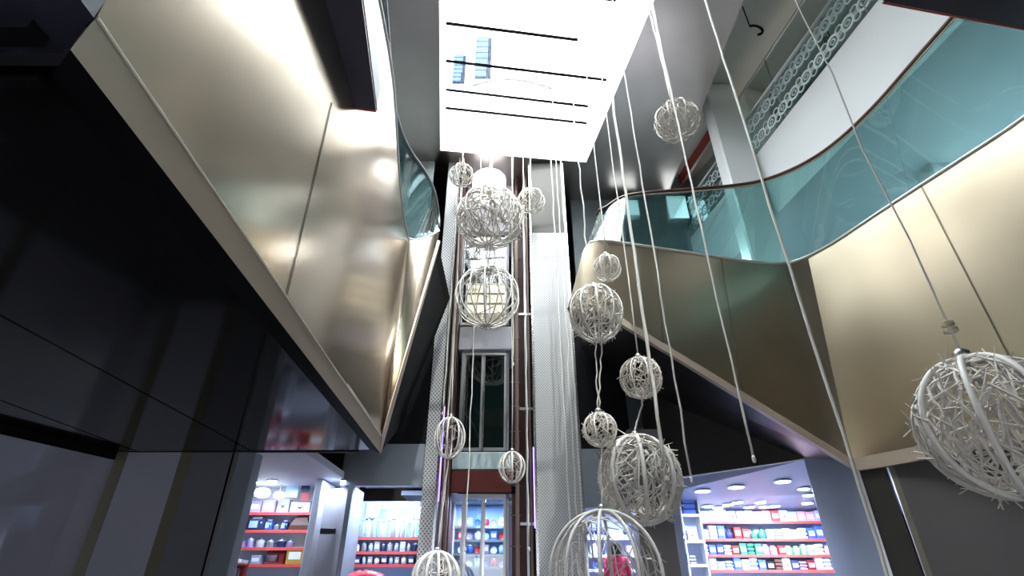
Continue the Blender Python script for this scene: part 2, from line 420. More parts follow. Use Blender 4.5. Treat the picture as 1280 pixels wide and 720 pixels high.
m = MB(); m.ruled(TA, BA, GOLDR, (.05, .05, 0)); m.make('near_sheet', wr, True)
for t in (.30, .62):
    i = int(t * 35); MB().tube([TA[i] + Vector((-.012, -.012, 0)), lerp(TA[i], BA[i], .5) + Vector((-.012, -.012, 0)), BA[i] + Vector((-.012, -.012, 0))], .006, jm, 4).make('panel_joint', wr)
for i in (20, 30):
    MB().tube([TB[i] + Vector((0, -.012, 0)), BB[i] + Vector((0, -.012, 0))], .005, jm, 4).make('panel_joint', wr)
# bottom edge trims
def edge_bar(a, b, h, d, mm, name, lab):
    v = [a, b, b + Vector((0, 0, h)), a + Vector((0, 0, h))]
    return struct(MB().prism([p + Vector((0, -.03, 0)) for p in v], d, mm).make(name), lab, 'trim')
edge_bar(eR + Vector((0, -.03, -.04)), cR + Vector((0, -.03, -.12)), .15, (.02, .12, 0), TRIM, 'trim_6', 'bronze edge bar sloping along the foot of the tapering cladding')
struct(MB().ruled([p + Vector((-.03, -.03, -.14)) for p in BA], [p + Vector((-.03, -.03, .06)) for p in BA], TRIM, (.1, .1, 0)).make('trim_7'), 'level bronze edge bar behind the biggest twig ball', 'trim')
# underside of the east balcony
m = MB(); m.prism([eR, cR, Vector((cR.x, 12.2, SOF + .9)), Vector((1.7, 11.4, 6.5))], (0, 0, .06), BLACKR)
m.prism([cR + Vector((.05, .05, 0))] + [p + Vector((.1, .08, 0)) for p in BA[1:]] + [Vector((X1, 1.0, SOF)), Vector((X1, 12.2, SOF + .9)), Vector((cR.x, 12.2, SOF + .9))], (0, 0, .06), BLACKR)
struct(m.make('ceiling_soffit_right'), 'polished black underside of the curved balcony', 'soffit')
flo = [p + Vector((.02, .12, -.3)) for p in TB[6:]] + [p + Vector((.14, .1, -.3)) for p in TA[1:]] + [Vector((X1, 1.0, 7.1)), Vector((X1, 13, 7.1)), Vector((1.9, 13, 7.1))]
struct(MB().slab(flo, .18, GREYD).make('floor_upper_right'))
# white lip and glass
glr = smooth_curve([Vector((1.75, 9.6, 7.42)), Vector((1.42, 8.95, 7.42)), Vector((1.43, 8.4, 7.42))] + [p + Vector((0, 0, .02)) for p in TR], 70)
rr = [Vector((2.1, 9.9, 8.9)), Vector((1.85, 9.1, 8.9)), atZ(755, 262, 8.9), atZ(775, 246, 8.9), atZ(800, 241, 8.9), atZ(860, 237, 8.9), atZ(920, 232, 8.9), atZ(955, 226, 8.9), atZ(1000, 208, 8.9), atZ(1040, 183, 8.9),
      atZ(1090, 137, 8.9), atZ(1140, 79, 8.9), atZ(1192, 20, 8.9), atZ(1230, -25, 8.9), Vector((6.75, 1.0, 8.9))]
rr = smooth_curve(rr, 70)
bal2 = thing('glass_balustrade', (4, 8, 7.4), 'long curved green glass balustrade with brown handrail above the wide cladding', 'balustrade')
cuts = [0, 13, 27, 40, 54, 69]
for a, b in zip(cuts, cuts[1:]):
    MB().ruled(glr[a:b + 1], rr[a:b + 1], TEAL, (.006, .012, 0)).make('glass_panel', bal2, True)
HAND = mat('dark bronze handrail', (.10, .055, .04), .3, .5)
MB().tube(rr, .035, HAND, 8).make('handrail', bal2, True)
MB().tube([p + Vector((0, 0, -.055)) for p in rr], .014, TRIM, 6).make('rail_bead', bal2, True)
MB().tube(glr, .035, mat('pale lip metal', (.85, .83, .78), .3, .7), 8).make('base_channel', bal2, True)
# white column, and a block standing in for its reflection in the glass
def column(px0, px1, py, Y, z0, z1, lab, dx=.45):
    a = atY(px0, py, Y); b = atY(px1, py, Y)
    m = MB(); m.box((a.x, Y, z0), (b.x, Y + dx, z1), CREAM, .04); m.box((a.x - .03, Y - .03, z0), (b.x + .03, Y + dx + .03, z0 + .12), ALU)
    return struct(m.make('column'), lab, 'column')
column(913, 955, 225, 9.5, 7.28, ROOFB, 'white square column behind the curved glass balcony')
column(1150, 1185, 185, 7.9, 7.28, 9.3, 'short white block standing in for a column reflection in the balcony glass')
# level three: white fascia with patterned glass
def lx(Y): return 6.45 + (7.63 - Y) * .166
ya, yb = 1.0, 13.2
def strip(z0, z1, mm, off=(.05, .01, 0), y0=ya, y1=yb, dx=0):
    return MB().ruled([Vector((lx(y0) + dx, y0, z0)), Vector((lx(y1) + dx, y1, z0))], [Vector((lx(y0) + dx, y0, z1)), Vector((lx(y1) + dx, y1, z1))], mm, off)
struct(strip(9.15, 11.06, WHITE).make('wall_right_upper_fascia'), 'overexposed white balcony fascia of the top level', 'balcony fascia')
struct(MB().slab([Vector((lx(ya) + .05, ya, 9.15)), Vector((X1, ya, 9.15)), Vector((X1, yb, 9.15)), Vector((lx(yb) + .05, yb, 9.15))], .25, WHITE).make('floor_top_right'))
g3 = thing('patterned_glass_screen', (lx(8), 8, 11.06), 'glass screen with two rows of white ring pattern on the top level', 'glass screen')
strip(11.06, 12.25, TEALC, (.012, 0, 0)).make('glass_panel', g3)
RINGW = mat('white ring film', (.85, .88, .88), .5)
for zc in (11.36, 11.92):
    m = MB(); y = 4.2
    while y < 13.0:
        for q, (r, dy, dz) in enumerate(((.17, 0, 0), (.10, .21, .11), (.10, .21, -.11), (.07, 0, 0))):
            c = Vector((lx(y + dy) - .014, y + dy, zc + dz)); n = 12
            vs = []
            for k in range(n):
                an = 2 * math.pi * k / n
                for s in (r, r * .68): vs.append(c + Vector((-.166 * s * math.cos(an), s * math.cos(an), s * math.sin(an))))
            m.add(vs, [(2 * k, 2 * k + 1, (2 * k + 3) % (2 * n), (2 * k + 2) % (2 * n)) for k in range(n)], RINGW)
        y += .42
    m.make('ring_pattern', g3)
for z, r in ((12.25, .03), (13.1, .02)):
    MB().tube([Vector((lx(ya) - .02, ya, z)), Vector((lx(yb) - .02, yb, z))], r, ALU, 6).make('top_rail', g3)
strip(12.27, 13.08, glass('clear upper glass', (.72, .82, .78), .06), (.012, 0, 0)).make('clear_panel', g3)
for y in (3.4, 5.9, 8.4, 10.9):
    MB().tube([Vector((lx(y) - .015, y, 11.06)), Vector((lx(y) - .015, y, 13.1))], .014, ALU, 4).make('mullion', g3)
for y0_, y1_, lab in ((9.9, 13.1, 'red beam slanting behind the small twig ball near the white column'), (4.6, 6.6, 'red beam end at the top above the patterned glass screen')):
    m = strip(13.12, 13.56, RED, (.2, 0, 0), y0_, y1_); m.box((lx(y1_) - .02, y1_ - .02, 13.08), (lx(y1_) + .24, y1_ + .02, 13.58), REDB)
    tag(m.make('red_beam'), lab, 'beam', kind='structure')
struct(MB().box((1.9, 13.2, 4.4), (X1, 13.4, ROOFB), mat('dusky back wall', (.20, .23, .24), .4, noise=.2, nscale=1.2)).make('wall_back_right'))
# soffit of the near gallery in the top corner
zq = 8.2; q0 = atZ(1104, 2, zq); q1 = atZ(1282, 36, zq)
m = MB(); m.prism([q0, q1, Vector((q1.x + .3, 1.6, zq)), Vector((q0.x - .4, 1.6, zq))], (0, 0, .3), NAVY)
tr8 = struct(m.make('trim_8'), 'dark gallery soffit with a thin red edge at the top corner', 'soffit')
MB().tube([q0 + Vector((0, .015, 0)), q1 + Vector((0, .015, 0))], .014, RED, 4).make('red_edge', tr8)
# hook under the roof
h0 = atZ(942, 36, 12.7)
hk = [h0 + Vector((.02 + .17 * math.cos(a), 0, -.05 + .17 * math.sin(a))) for a in [math.radians(d) for d in range(120, -100, -20)]]
t = thing('ceiling_hook', h0, 'small dark curved hook hanging under the grey ceiling by the white column', 'hook')
MB().tube(hk, .03, MATTE, 6).make('curved_arm', t, True); MB().tube([hk[0], Vector((hk[0].x, hk[0].y, ROOFB))], .015, MATTE, 5).make('stem', t)
# glowing panes stand in for bright reflections in the balcony glass
REFLP = mat('painted reflection glow', (.9, .95, 1), .4, emit=(.85, .95, 1), estr=2.2)
for k, (x0, y0, x1, y1, Y, lab) in enumerate(((768, 253, 781, 268, 12.9, 'small painted reflection of a white window, first of two beside the rounded balcony end'), (785, 250, 797, 268, 12.9, 'small painted reflection of a white window, second of two beside the rounded balcony end'),
                                              (838, 245, 856, 272, 12.9, 'taller painted reflection of a pale window behind the balcony glass'), (873, 258, 886, 271, 12.9, 'small painted reflection of a window behind the balcony glass next to the white column'))):
    a = atY(x0, y1, Y); b = atY(x1, y0, Y)
    o = tag(MB().box((a.x - .03, Y + .02, a.z - .03), (b.x + .03, 13.2, b.z + .03), ALU).make('reflection_pane'), lab, 'window', 'painted window reflections across the upper floor')
    MB().box((a.x, Y, a.z), (b.x, Y + .03, b.z), REFLP).make('pane', o)

# ---------------------------------------------------------------- lift tower
YC = 11.5
def xat(px, py, Y=YC): return atY(px, py, Y).x
lt = thing('lift_post', (-1.75, YC, FZ), 'slim perforated steel post on the narrow side of the lift shaft', 'lift post', 'perforated lift posts')
xa = xat(541, 450); xb = xat(556, 450); xc = xat(562, 450)
MB().box((xa, YC, FZ), (xb, YC + .5, ROOF), PERFL).make('perforated_panel', lt)
MB().box((xb, YC - .03, FZ), (xb + .05, YC + .5, ROOF), CHROME).make('edge_trim', lt)
MB().box((xb + .055, YC - .02, 3.2), (xb + .085, YC, 5.2), LEDP).make('led_strip', lt)
rt = thing('lift_post', (1, YC, FZ), 'broad perforated steel post on the wide side of the lift shaft', 'lift post', 'perforated lift posts')
xd = xat(668, 450); xe = xat(717, 450)
zt = atY(680, 291, YC).z
MB().box((xd, YC, FZ), (xe, YC + .5, zt), PERF).make('perforated_panel', rt)
MB().box((xd, YC, zt + .01), (xe, YC + .5, ROOF - .02), mat('grey post cladding', (.085, .075, .065), .55, .1)).make('upper_panel', rt)
MB().box((xd - .05, YC - .03, FZ), (xd, YC + .5, ROOF), CHROME).make('edge_trim', rt)
MB().box((xe, YC - .03, FZ), (xe + .04, YC + .5, ROOF), CHROME).make('edge_trim', rt)
MB().box((xd - .08, YC - .025, 2.7), (xd - .052, YC - .005, 4.3), LEDP).make('led_strip', rt)
YD = 12.7
# shaft lining
m = MB(); m.box((xb + .1, YC + .5, FZ), (xb + .16, YD + .6, ROOF), REDD); struct(m.make('wall_shaft_left'))
m = MB(); m.box((xat(640, 450, YD), YD - .1, FZ), (xd, YD + .02, ROOF), REDD)
m.box((xd - .06, YC + .5, FZ), (xd, YD, ROOF), MATTE)
for zz in [FZ + .4 + .62 * k for k in range(18)]: m.box((xat(637, 450, YD) + .02, YD - .125, zz), (xat(650, 450, YD), YD - .1, zz + .02), RAILB)
struct(m.make('wall_shaft_right'))
xl0 = xat(573, 450, YD); xl1 = xat(640, 450, YD)
m = MB(); m.box((xb + .1, YD - .05, FZ), (xl0, YD + .05, ROOF), REDD); struct(m.make('wall_shaft_back'))
def slab(y0, y1, mm, lab, dz=0):
    a = atY(600, y1, YD - .15).z; b = atY(600, y0, YD - .15).z
    return struct(MB().box((xl0, YD - .15, a), (xl1, YD + 1.2, b), mm, .02).make('trim_9'), lab, 'slab edge')
slab(565, 587, TEALP, 'pale green landing slab edge above the red lift lintel')
slab(408, 437, LILACP, 'pale lilac landing slab edge between the lift landings')
slab(203, 290, LILACP, 'pale slab edge at the top of the lift shaft')
o = slab(588, 616, REDB, 'dark red lintel panel over the ground floor lift door')
def landing(y0, y1, lab, gm, wallm, split=True, x0=575, x1=636):
    z1 = atY(605, y0, YD).z; z0 = atY(605, y1, YD).z; a = xat(x0, (y0 + y1) / 2, YD); b = xat(x1, (y0 + y1) / 2, YD)
    t = thing('lift_landing_door', ((a + b) / 2, YD, z0), lab, 'lift door', 'lift landing doors')
    m = MB(); e = .07
    m.box((a, YD - .06, z0), (a + e, YD + .06, z1), ALU); m.box((b - e, YD - .06, z0), (b, YD + .06, z1), GREYD); m.box((a + e, YD - .06, z1 - .1), (b - e, YD + .06, z1), ALU)
    m.make('frame', t); mid = (a + b) / 2 - .05
    for (p, q) in ((a + e, mid), (mid, b - e)):
        lf = MB()
        lf.box((p, YD - .02, z0), (p + .05, YD + .02, z1 - .1), CHROME); lf.box((q - .05, YD - .02, z0), (q, YD + .02, z1 - .1), ALU)
        lf.box((p + .05, YD - .02, z0), (q - .05, YD + .02, z0 + .08), ALU); d = lf.make('door_leaf', t)
        MB().box((p + .05, YD - .008, z0 + .08), (q - .05, YD + .008, z1 - .1), gm).make('glass_panel', d)
    return t, a, b, z0, z1
t, a, b, z0, z1 = landing(440, 564, 'dark glass lift landing door between the two pale slab edges', DARKG, None)
MB().box((a - .02, YD - .12, z1 + .01), (b + .1, YD - .02, z1 + .12), GREYD).make('track_cover', t)
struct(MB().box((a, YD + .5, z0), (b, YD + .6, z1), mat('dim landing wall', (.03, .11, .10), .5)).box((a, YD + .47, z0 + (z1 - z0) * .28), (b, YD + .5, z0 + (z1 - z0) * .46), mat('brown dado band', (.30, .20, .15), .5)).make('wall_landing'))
landing(291, 407, 'upper lift landing door of pale gridded glass behind the open wire ball', glass('pale landing glass', (.6, .65, .7), .35, .04), None)
z0 = atY(605, 392, YD - .45).z; z1 = atY(605, 355, YD - .45).z
gw = thing('gridded_window', (-.6, YD - .3, z0), 'bright yellowish gridded window behind the open wire ball', 'window')
xw0, xw1 = xat(583, 375, YD - .45), xat(632, 375, YD - .45)
MB().box((xw0, YD - .42, z0), (xw1, YD - .36, z1), mat('sunlit blind', (.9, .85, .6), .6, emit=(1, .93, .68), estr=.85)).make('pane', gw)
m = MB()
for k in range(4): zz = z0 + (z1 - z0) * k / 3; m.box((xw0, YD - .46, zz - .02), (xw1, YD - .42, zz + .02), GREYD if 0 < k < 3 else WHITE)
for k in range(3): xx = xw0 + (xw1 - xw0) * k / 2; m.box((xx - .03, YD - .47, z0), (xx + .03, YD - .42, z1), WHITE)
m.make('grid_frame', gw)
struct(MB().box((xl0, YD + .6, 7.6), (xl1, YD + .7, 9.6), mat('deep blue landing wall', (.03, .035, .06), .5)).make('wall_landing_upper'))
t, a, b, z0g, z1g = landing(618, 770, 'ground floor glass lift door showing the bright shop behind', DOORG, None)
gd = t
m = MB(); m.box((a - .1, YD - .13, z1g + .0), (b + .2, YD - .07, z1g + .16), MATTE)
m.make('track_cover', gd)
# drum lamp at the head of the shaft
c = atY(611, 245, 11.6); r = 21 / FPX * depth_of(c)
t = thing('drum_lamp', c, 'white glowing drum lamp above the largest wire ball at the head of the lift shaft', 'lamp')
MB().lathe(c, [(r * .9, 0), (r, .04), (r, .62), (r * .93, .66)], mat('lit lamp drum', (.9, .9, .9), .5, emit=(1, 1, 1), estr=3), 28).make('lamp_shade', t, True)
MB().tube([c + Vector((0, 0, .6)), Vector((c.x, c.y, ROOF - .01))], .02, ALU, 6).make('stem', t)
# guide rails and lift ropes
def rail(px, Y, wid, lab, mm, brk=()):
    x = xat(px, 450, Y); t = thing('guide_rail', (x, Y, FZ), lab, 'guide rail', 'lift guide rails')
    m = MB(); m.box((x - wid / 2, Y, FZ), (x + wid / 2, Y + .02, ROOF), mm); m.box((x - .012, Y - .06, FZ), (x + .012, Y, ROOF), mm); m.make('rail_profile', t)
    for py in brk:
        z = atY(px, py, Y).z; MB().box((x - .16, Y - .02, z - .03), (x + .1, Y + .05, z + .03), ALU).make('bracket', t)
rail(564, 11.9, .06, 'bronze lift guide rail next to the slim perforated post', RAILB)
rail(568, 12.2, .09, 'second bronze lift guide rail in from the slim perforated post', RAILB)
rail(646, 12.2, .08, 'bronze lift guide rail next to the landing doors', RAILB)
rail(657, 12.0, .05, 'grey bracketed lift guide rail between the red lining and broad post', ALU, (393, 511, 655))
rail(661, 11.9, .05, 'brown lift guide rail next to the broad perforated post', RAILB, (393, 511, 655))

# ---------------------------------------------------------------- twig balls and cords
def hoop_pts(c, R, az, tilt=0.0, n=36, sq=1.0):
    ca, sa = math.cos(az), math.sin(az); out = []
    for k in range(n):
        a = 2 * math.pi * k / n; p = Vector((R * math.sin(a) * ca, R * math.sin(a) * sa, R * sq * math.cos(a)))
        out.append(c + Matrix.Rotation(tilt, 3, 'X') @ p)
    return out
def ball(px, py, rp, Y, lab, nh=5, twigs=160, dense=1.0, sq=1.0, cordtop=None, hang=None, ncord=1, cr=.014, hr=None, seed=0, spiky=1.0, connector=True):
    rnd = random.Random(seed + int(px)); c = atY(px, py, Y); R = rp / FPX * depth_of(c)
    hr = hr or max(.012, R * .04)
    t = thing('twig_ball', c, lab, 'hanging ball', 'white twig balls hanging in the atrium')
    a0 = rnd.random()
    for k in range(nh):
        MB().tube(hoop_pts(c, R, a0 + math.pi * k / nh, 0, 40, sq), hr, WIRE, 6, True).make('hoop', t, True)
    m = MB()
    for k in range(twigs):
        # a bent twig lying on the sphere, one end sticking out a little
        z = rnd.uniform(-.97, .97); a = rnd.uniform(0, 2 * math.pi); s = math.sqrt(1 - z * z)
        n_ = Vector((s * math.cos(a), s * math.sin(a), z)); d = n_.cross(Vector((rnd.gauss(0, 1), rnd.gauss(0, 1), rnd.gauss(0, .6))))
        if d.length < .01: continue
        d.normalize(); L = rnd.uniform(.45, 1.1); rad = R * rnd.uniform(.90, 1.0); pts = []
        for q in range(5):
            u = (q / 4 - .5) * L; p = (n_ * math.cos(u) + d * math.sin(u)); lift = 1 + (.05 * spiky * (q / 4) ** 3 if k % 2 else 0)
            pts.append(c + Vector((p.x, p.y, p.z * sq)) * rad * lift + Vector((rnd.gauss(0, .012), rnd.gauss(0, .012), rnd.gauss(0, .012))) * R)
        w = max(.005, R * rnd.uniform(.016, .034) * dense); m.tube(pts, [w, w, w, w * .8, w * .5], TWIG, 4)
        if k % 3 == 0:   # side shoot
            e = pts[3]; m.tube([e, e + ((e - c).normalized() * .10 + d * .12 * rnd.choice((-1, 1))) * R * spiky], [w * .8, w * .5], TWIG, 4)
    if twigs: m.make('twig_wrap', t)
    top = c + Vector((0, 0, R * sq))
    if connector:
        MB().lathe(top + Vector((0, 0, -.02)), [(.03, 0), (.05, .02), (.05, .07), (.02, .1)], ALU, 10).make('hanger_cap', t, True)
    for k in range(ncord):
        dx = (k - (ncord - 1) / 2) * .09
        ztop = cordtop if cordtop else (ROOF + .25 if False else ROOF)
        p0 = top + Vector((dx * .2, 0, .05)); p1 = Vector((top.x + dx, top.y, ztop)) if hang is None else Vector((hang[0].x + dx, hang[0].y, hang[0].z - hang[1])); pts = [lerp(p0, p1, q / 10) for q in range(11)]
        pts = [p + Vector((rnd.gauss(0, .008), rnd.gauss(0, .008), 0)) if 0 < i < 10 else p for i, p in enumerate(pts)]
        MB().tube(pts, cr, CORDW, 6).make('cord', t, True)
    return c, R * sq
YL = 10.85
B1 = ball(577, 219, 15, YL, 'small tightly wound twig ball highest beside the slim lift post', 4, 90, 1.5, cr=.02, ncord=1)
B2 = ball(612, 272, 41, 10.75, 'big twig ball hanging just under the white drum lamp', 6, 230, .9, cr=.02, hr=.022, spiky=1.3, ncord=2)
ball(664, 251, 17, YL, 'small twig ball beside the big ball under the drum lamp', 4, 100, 1.5, cr=.02)
ball(609, 371, 40, 10.75, 'open wire ball of thin hoops in front of the upper lift landing', 7, 60, .55, cr=.018, hr=.018, spiky=.5, ncord=2, hang=B2)
B5 = ball(562, 547, 19, 10.7, 'slim oval hoop ball in front of the slim perforated post', 4, 70, .7, 1.32, cr=.014, hr=.018, hang=B1)
ball(640, 584, 16, 10.8, 'small hoop ball in front of the red lift lintel', 4, 60, .9, 1.15, cr=.013, hr=.02)
ball(545, 722, 29, 10.6, 'hoop ball cut by the lower picture edge below the slim lift post', 6, 70, .8, cr=.013, hr=.028, hang=B5)
B8 = ball(759, 335, 17, 7.6, 'small pale twig ball against the rounded end of the cladding', 4, 90, .9, 1.05, cr=.013)
B9 = ball(745, 391, 33, 7.6, 'egg shaped twig ball overlapping the foot of the tapering cladding', 5, 260, .9, 1.14, cr=.014, spiky=1.2, hang=B8)
B10 = ball(801, 472, 26, 7.7, 'dense twig ball hanging before the black void under the tapering cladding', 4, 230, 1.0, cr=.013, spiky=1.2)
B11 = ball(750, 537, 21, 7.6, 'small dense twig ball lowest beside the broad lift post on two cords', 4, 190, 1.0, cr=.012, ncord=2, spiky=1.2, hang=B9)
ball(800, 598, 50, 7.7, 'large shaggy twig ball with two bold hoops beside the grey pillar', 4, 300, .8, 1.05, cr=.014, hr=.03, spiky=1.7, hang=B10)
ball(759, 722, 72, 7.4, 'largest open hoop ball in front of the person in pink', 5, 80, .5, 1.08, cr=.01, hr=.022, spiky=.6, hang=B11)
ball(846, 151, 27, 6.6, 'small twig ball hanging high near the white column', 4, 170, 1.1, cr=.018, ncord=2, spiky=1.2)
c15, R15 = ball(1243, 530, 82, 3.3, 'biggest and closest twig ball, in front of the level bronze edge bar', 4, 330, .75, 1.06, cr=.007, hr=.019, spiky=1.5)
# loose cords that run on below the picture
def loose(px, py, Y, r, lab, zbot=None, wob=.01, name='hanging_rope'):
    p = atY(px, py, Y); zb = zbot if zbot is not None else 1.2; rnd = random.Random(int(px * 7 + py)); N = 24
    pts = [Vector((p.x + (rnd.gauss(0, wob) if 0 < i < N else 0), p.y + (rnd.gauss(0, wob) if 0 < i < N else 0), ROOF - (ROOF - zb) * i / N)) for i in range(N + 1)]
    t = thing(name, (p.x, p.y, zb), lab, 'cord', 'loose white cords hanging from the roof')
    MB().tube(pts, r, CORDW, 6).make('strand', t, True)
    MB().lathe((p.x, p.y, zb - .06), [(.012, 0), (r * 1.6, .02), (r * 1.6, .06), (r, .08)], CORDW, 8).make('end_ferrule', t)
loose(700, 420, 10.9, .020, 'white cord before the broad lift post, nearest its middle')
loose(708, 420, 10.8, .018, 'white cord before the broad lift post, middle one of three')
loose(714, 420, 10.9, .020, 'white cord before the broad lift post, nearest its outer edge')
loose(590, 480, 10.9, .014, 'thin white cord before the dark glass lift landing door', 2.3)
loose(566, 330, 11.3, .020, 'white cord along the bronze rails next to the slim lift post', 5.0)
loose(572, 330, 11.3, .018, 'white cord beside the open wire ball, on its slim post side', 2.3)
loose(641, 260, 10.9, .018, 'white cord between the drum lamp and the small ball', 6.0)
loose(656, 330, 10.9, .016, 'white cord before the grey guide rail brackets', 2.3)
loose(728, 255, 8.6, .016, 'curling white cord closest to the outer edge of the broad lift post', 6.6, .012)
loose(816, 480, 7.2, .026, 'thick pale cord passing the dense twig ball', 2.9, .006)
loose(838, 440, 6.4, .013, 'thin cord crossing the tapering cladding, first beyond the thick cord', 2.75, .006)
loose(912, 440, 6.0, .014, 'cord crossing the tapering cladding, ending above the shop lights', 2.9, .006)
loose(1008, 400, 5.2, .017, 'thick cord running down past the corner of the bronze edge bars', 1.0, .005)
# extra fitting above the closest ball
cf = c15 + Vector((0, 0, R15 * 1.06))
t = thing('cord_clamp', cf + Vector((0, 0, .17)), 'small brass cord clamp just above the biggest twig ball', 'clamp')
BRASS = mat('pale brass', (.85, .78, .6), .3, .8)
m = MB(); q = cf + Vector((0, 0, .17)); m.lathe(q, [(.02, 0), (.045, .008), (.045, .03), (.02, .04)], BRASS, 12); m.make('lower_disc', t)
m = MB(); m.lathe(q + Vector((0, 0, .05)), [(.02, 0), (.04, .008), (.04, .03), (.02, .04)], BRASS, 12); m.make('upper_disc', t)

# ---------------------------------------------------------------- ground floor behind the balcony
YB = 11.3
zb0 = atY(480, 607, YB).z; zb1 = atY(480, 555, YB).z
xq0 = atY(425, 607, YB).x; xq1 = xat(536, 580, YB)
struct(MB().box((xq0, YB, zb0), (xa, YB + .2, zb1), GREY).make('wall_back_bulkhead'), 'grey blue bulkhead over the glassware shop', 'bulkhead')
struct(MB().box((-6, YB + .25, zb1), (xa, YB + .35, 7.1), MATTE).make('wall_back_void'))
# kitchenware shop shell
YS = 12.2
x_s0 = atY(285, 680, YS).x - 1.2; x_s1 = atY(396, 650, YS).x
CEILS = mat('shop ceiling board', (.62, .64, .72), .5)
struct(MB().box((-7.2, Ysof + .05, 3.62), (xq0 + .05, YS + .4, 3.75), CEILS).make('ceiling_shop'))
struct(MB().box((xq0 + .05, YB + .2, zb0 + .25), (xa - .02, YS + 1.0, zb0 + .35), CEILS).make('ceiling_shop_glassware'))
# columns and glass front in shade at the near side
def upright(px0, px1, py, Y, mm, lab, z1=SOF, z0=FZ, d=.25, name='column'):
    a = atY(px0, py, Y); b = atY(px1, py, Y); return struct(MB().box((a.x, Y, z0), (b.x, Y + d, z1), mm, .01).make(name), lab, 'column')
YG = Ysof - .05
upright(231, 287, 600, YG, GREYD, 'dark grey column beside the reflective shopfront glass')
upright(284, 290, 600, YG - .03, ALU, 'slim metal edge between the dark and the grey column', d=.1)
upright(291, 321, 563, YG, GREY, 'grey blue column at the edge of the kitchenware shop')
upright(216, 231, 600, YG - .02, mat('bronze mullion', (.22, .20, .15), .4, .3), 'bronze mullion between shopfront glass and dark column', d=.12)
g = thing('shopfront_glazing', (atY(180, 620, YG).x, YG, FZ), 'dark reflective shopfront glass next to the bronze mullion', 'shopfront', 'shaded shopfront glass')
a = atY(134, 600, YG).x; b = atY(217, 600, YG).x
MB().box((a, YG + .02, FZ), (b, YG + .04, SOF), FRONTG).make('glass_panel', g)
MB().box((a, YG, FZ), (a + .16, YG + .1, SOF), MATS['bronze mullion']).make('mullion', g)
MB().box((a, YG - .01, FZ), (b, YG + .05, FZ + .1), ALU).make('sill_rail', g)
g = thing('shopfront_glazing', (-6.5, 7, FZ), 'dark reflective shopfront glass turning along the side, below the dark head line', 'shopfront', 'shaded shopfront glass')
s0 = Vector((a, YG, 0)); s1 = Vector((atZ(0, 522, SOF).x - 1.2, atZ(0, 522, SOF).y - 3.0, 0))
def side(z0, z1, mm, off, nm, t0=0, t1=1):
    p, q = lerp(s0, s1, t0), lerp(s0, s1, t1)
    MB().ruled([p + Vector((0, 0, z0)), q + Vector((0, 0, z0))], [p + Vector((0, 0, z1)), q + Vector((0, 0, z1))], mm, off).make(nm, g)
side(FZ, SOF - .12, FRONTG, (-.02, .02, 0), 'glass_panel'); side(SOF - .12, SOF, MATTE, (-.05, .05, 0), 'head_rail'); side(FZ, FZ + .1, ALU, (-.04, .04, 0), 'sill_rail')
side(FZ, SOF, MATS['bronze mullion'], (.05, -.05, 0), 'mullion', .46, .49)
# dim room behind that glass
struct(MB().box((X0 + .1, YG + 1.6, FZ), (atY(287, 600, YG).x - 1.25, YG + 1.7, 3.6), mat('dim shop wall', (.11, .11, .125), .6)).make('wall_dim_shop'))

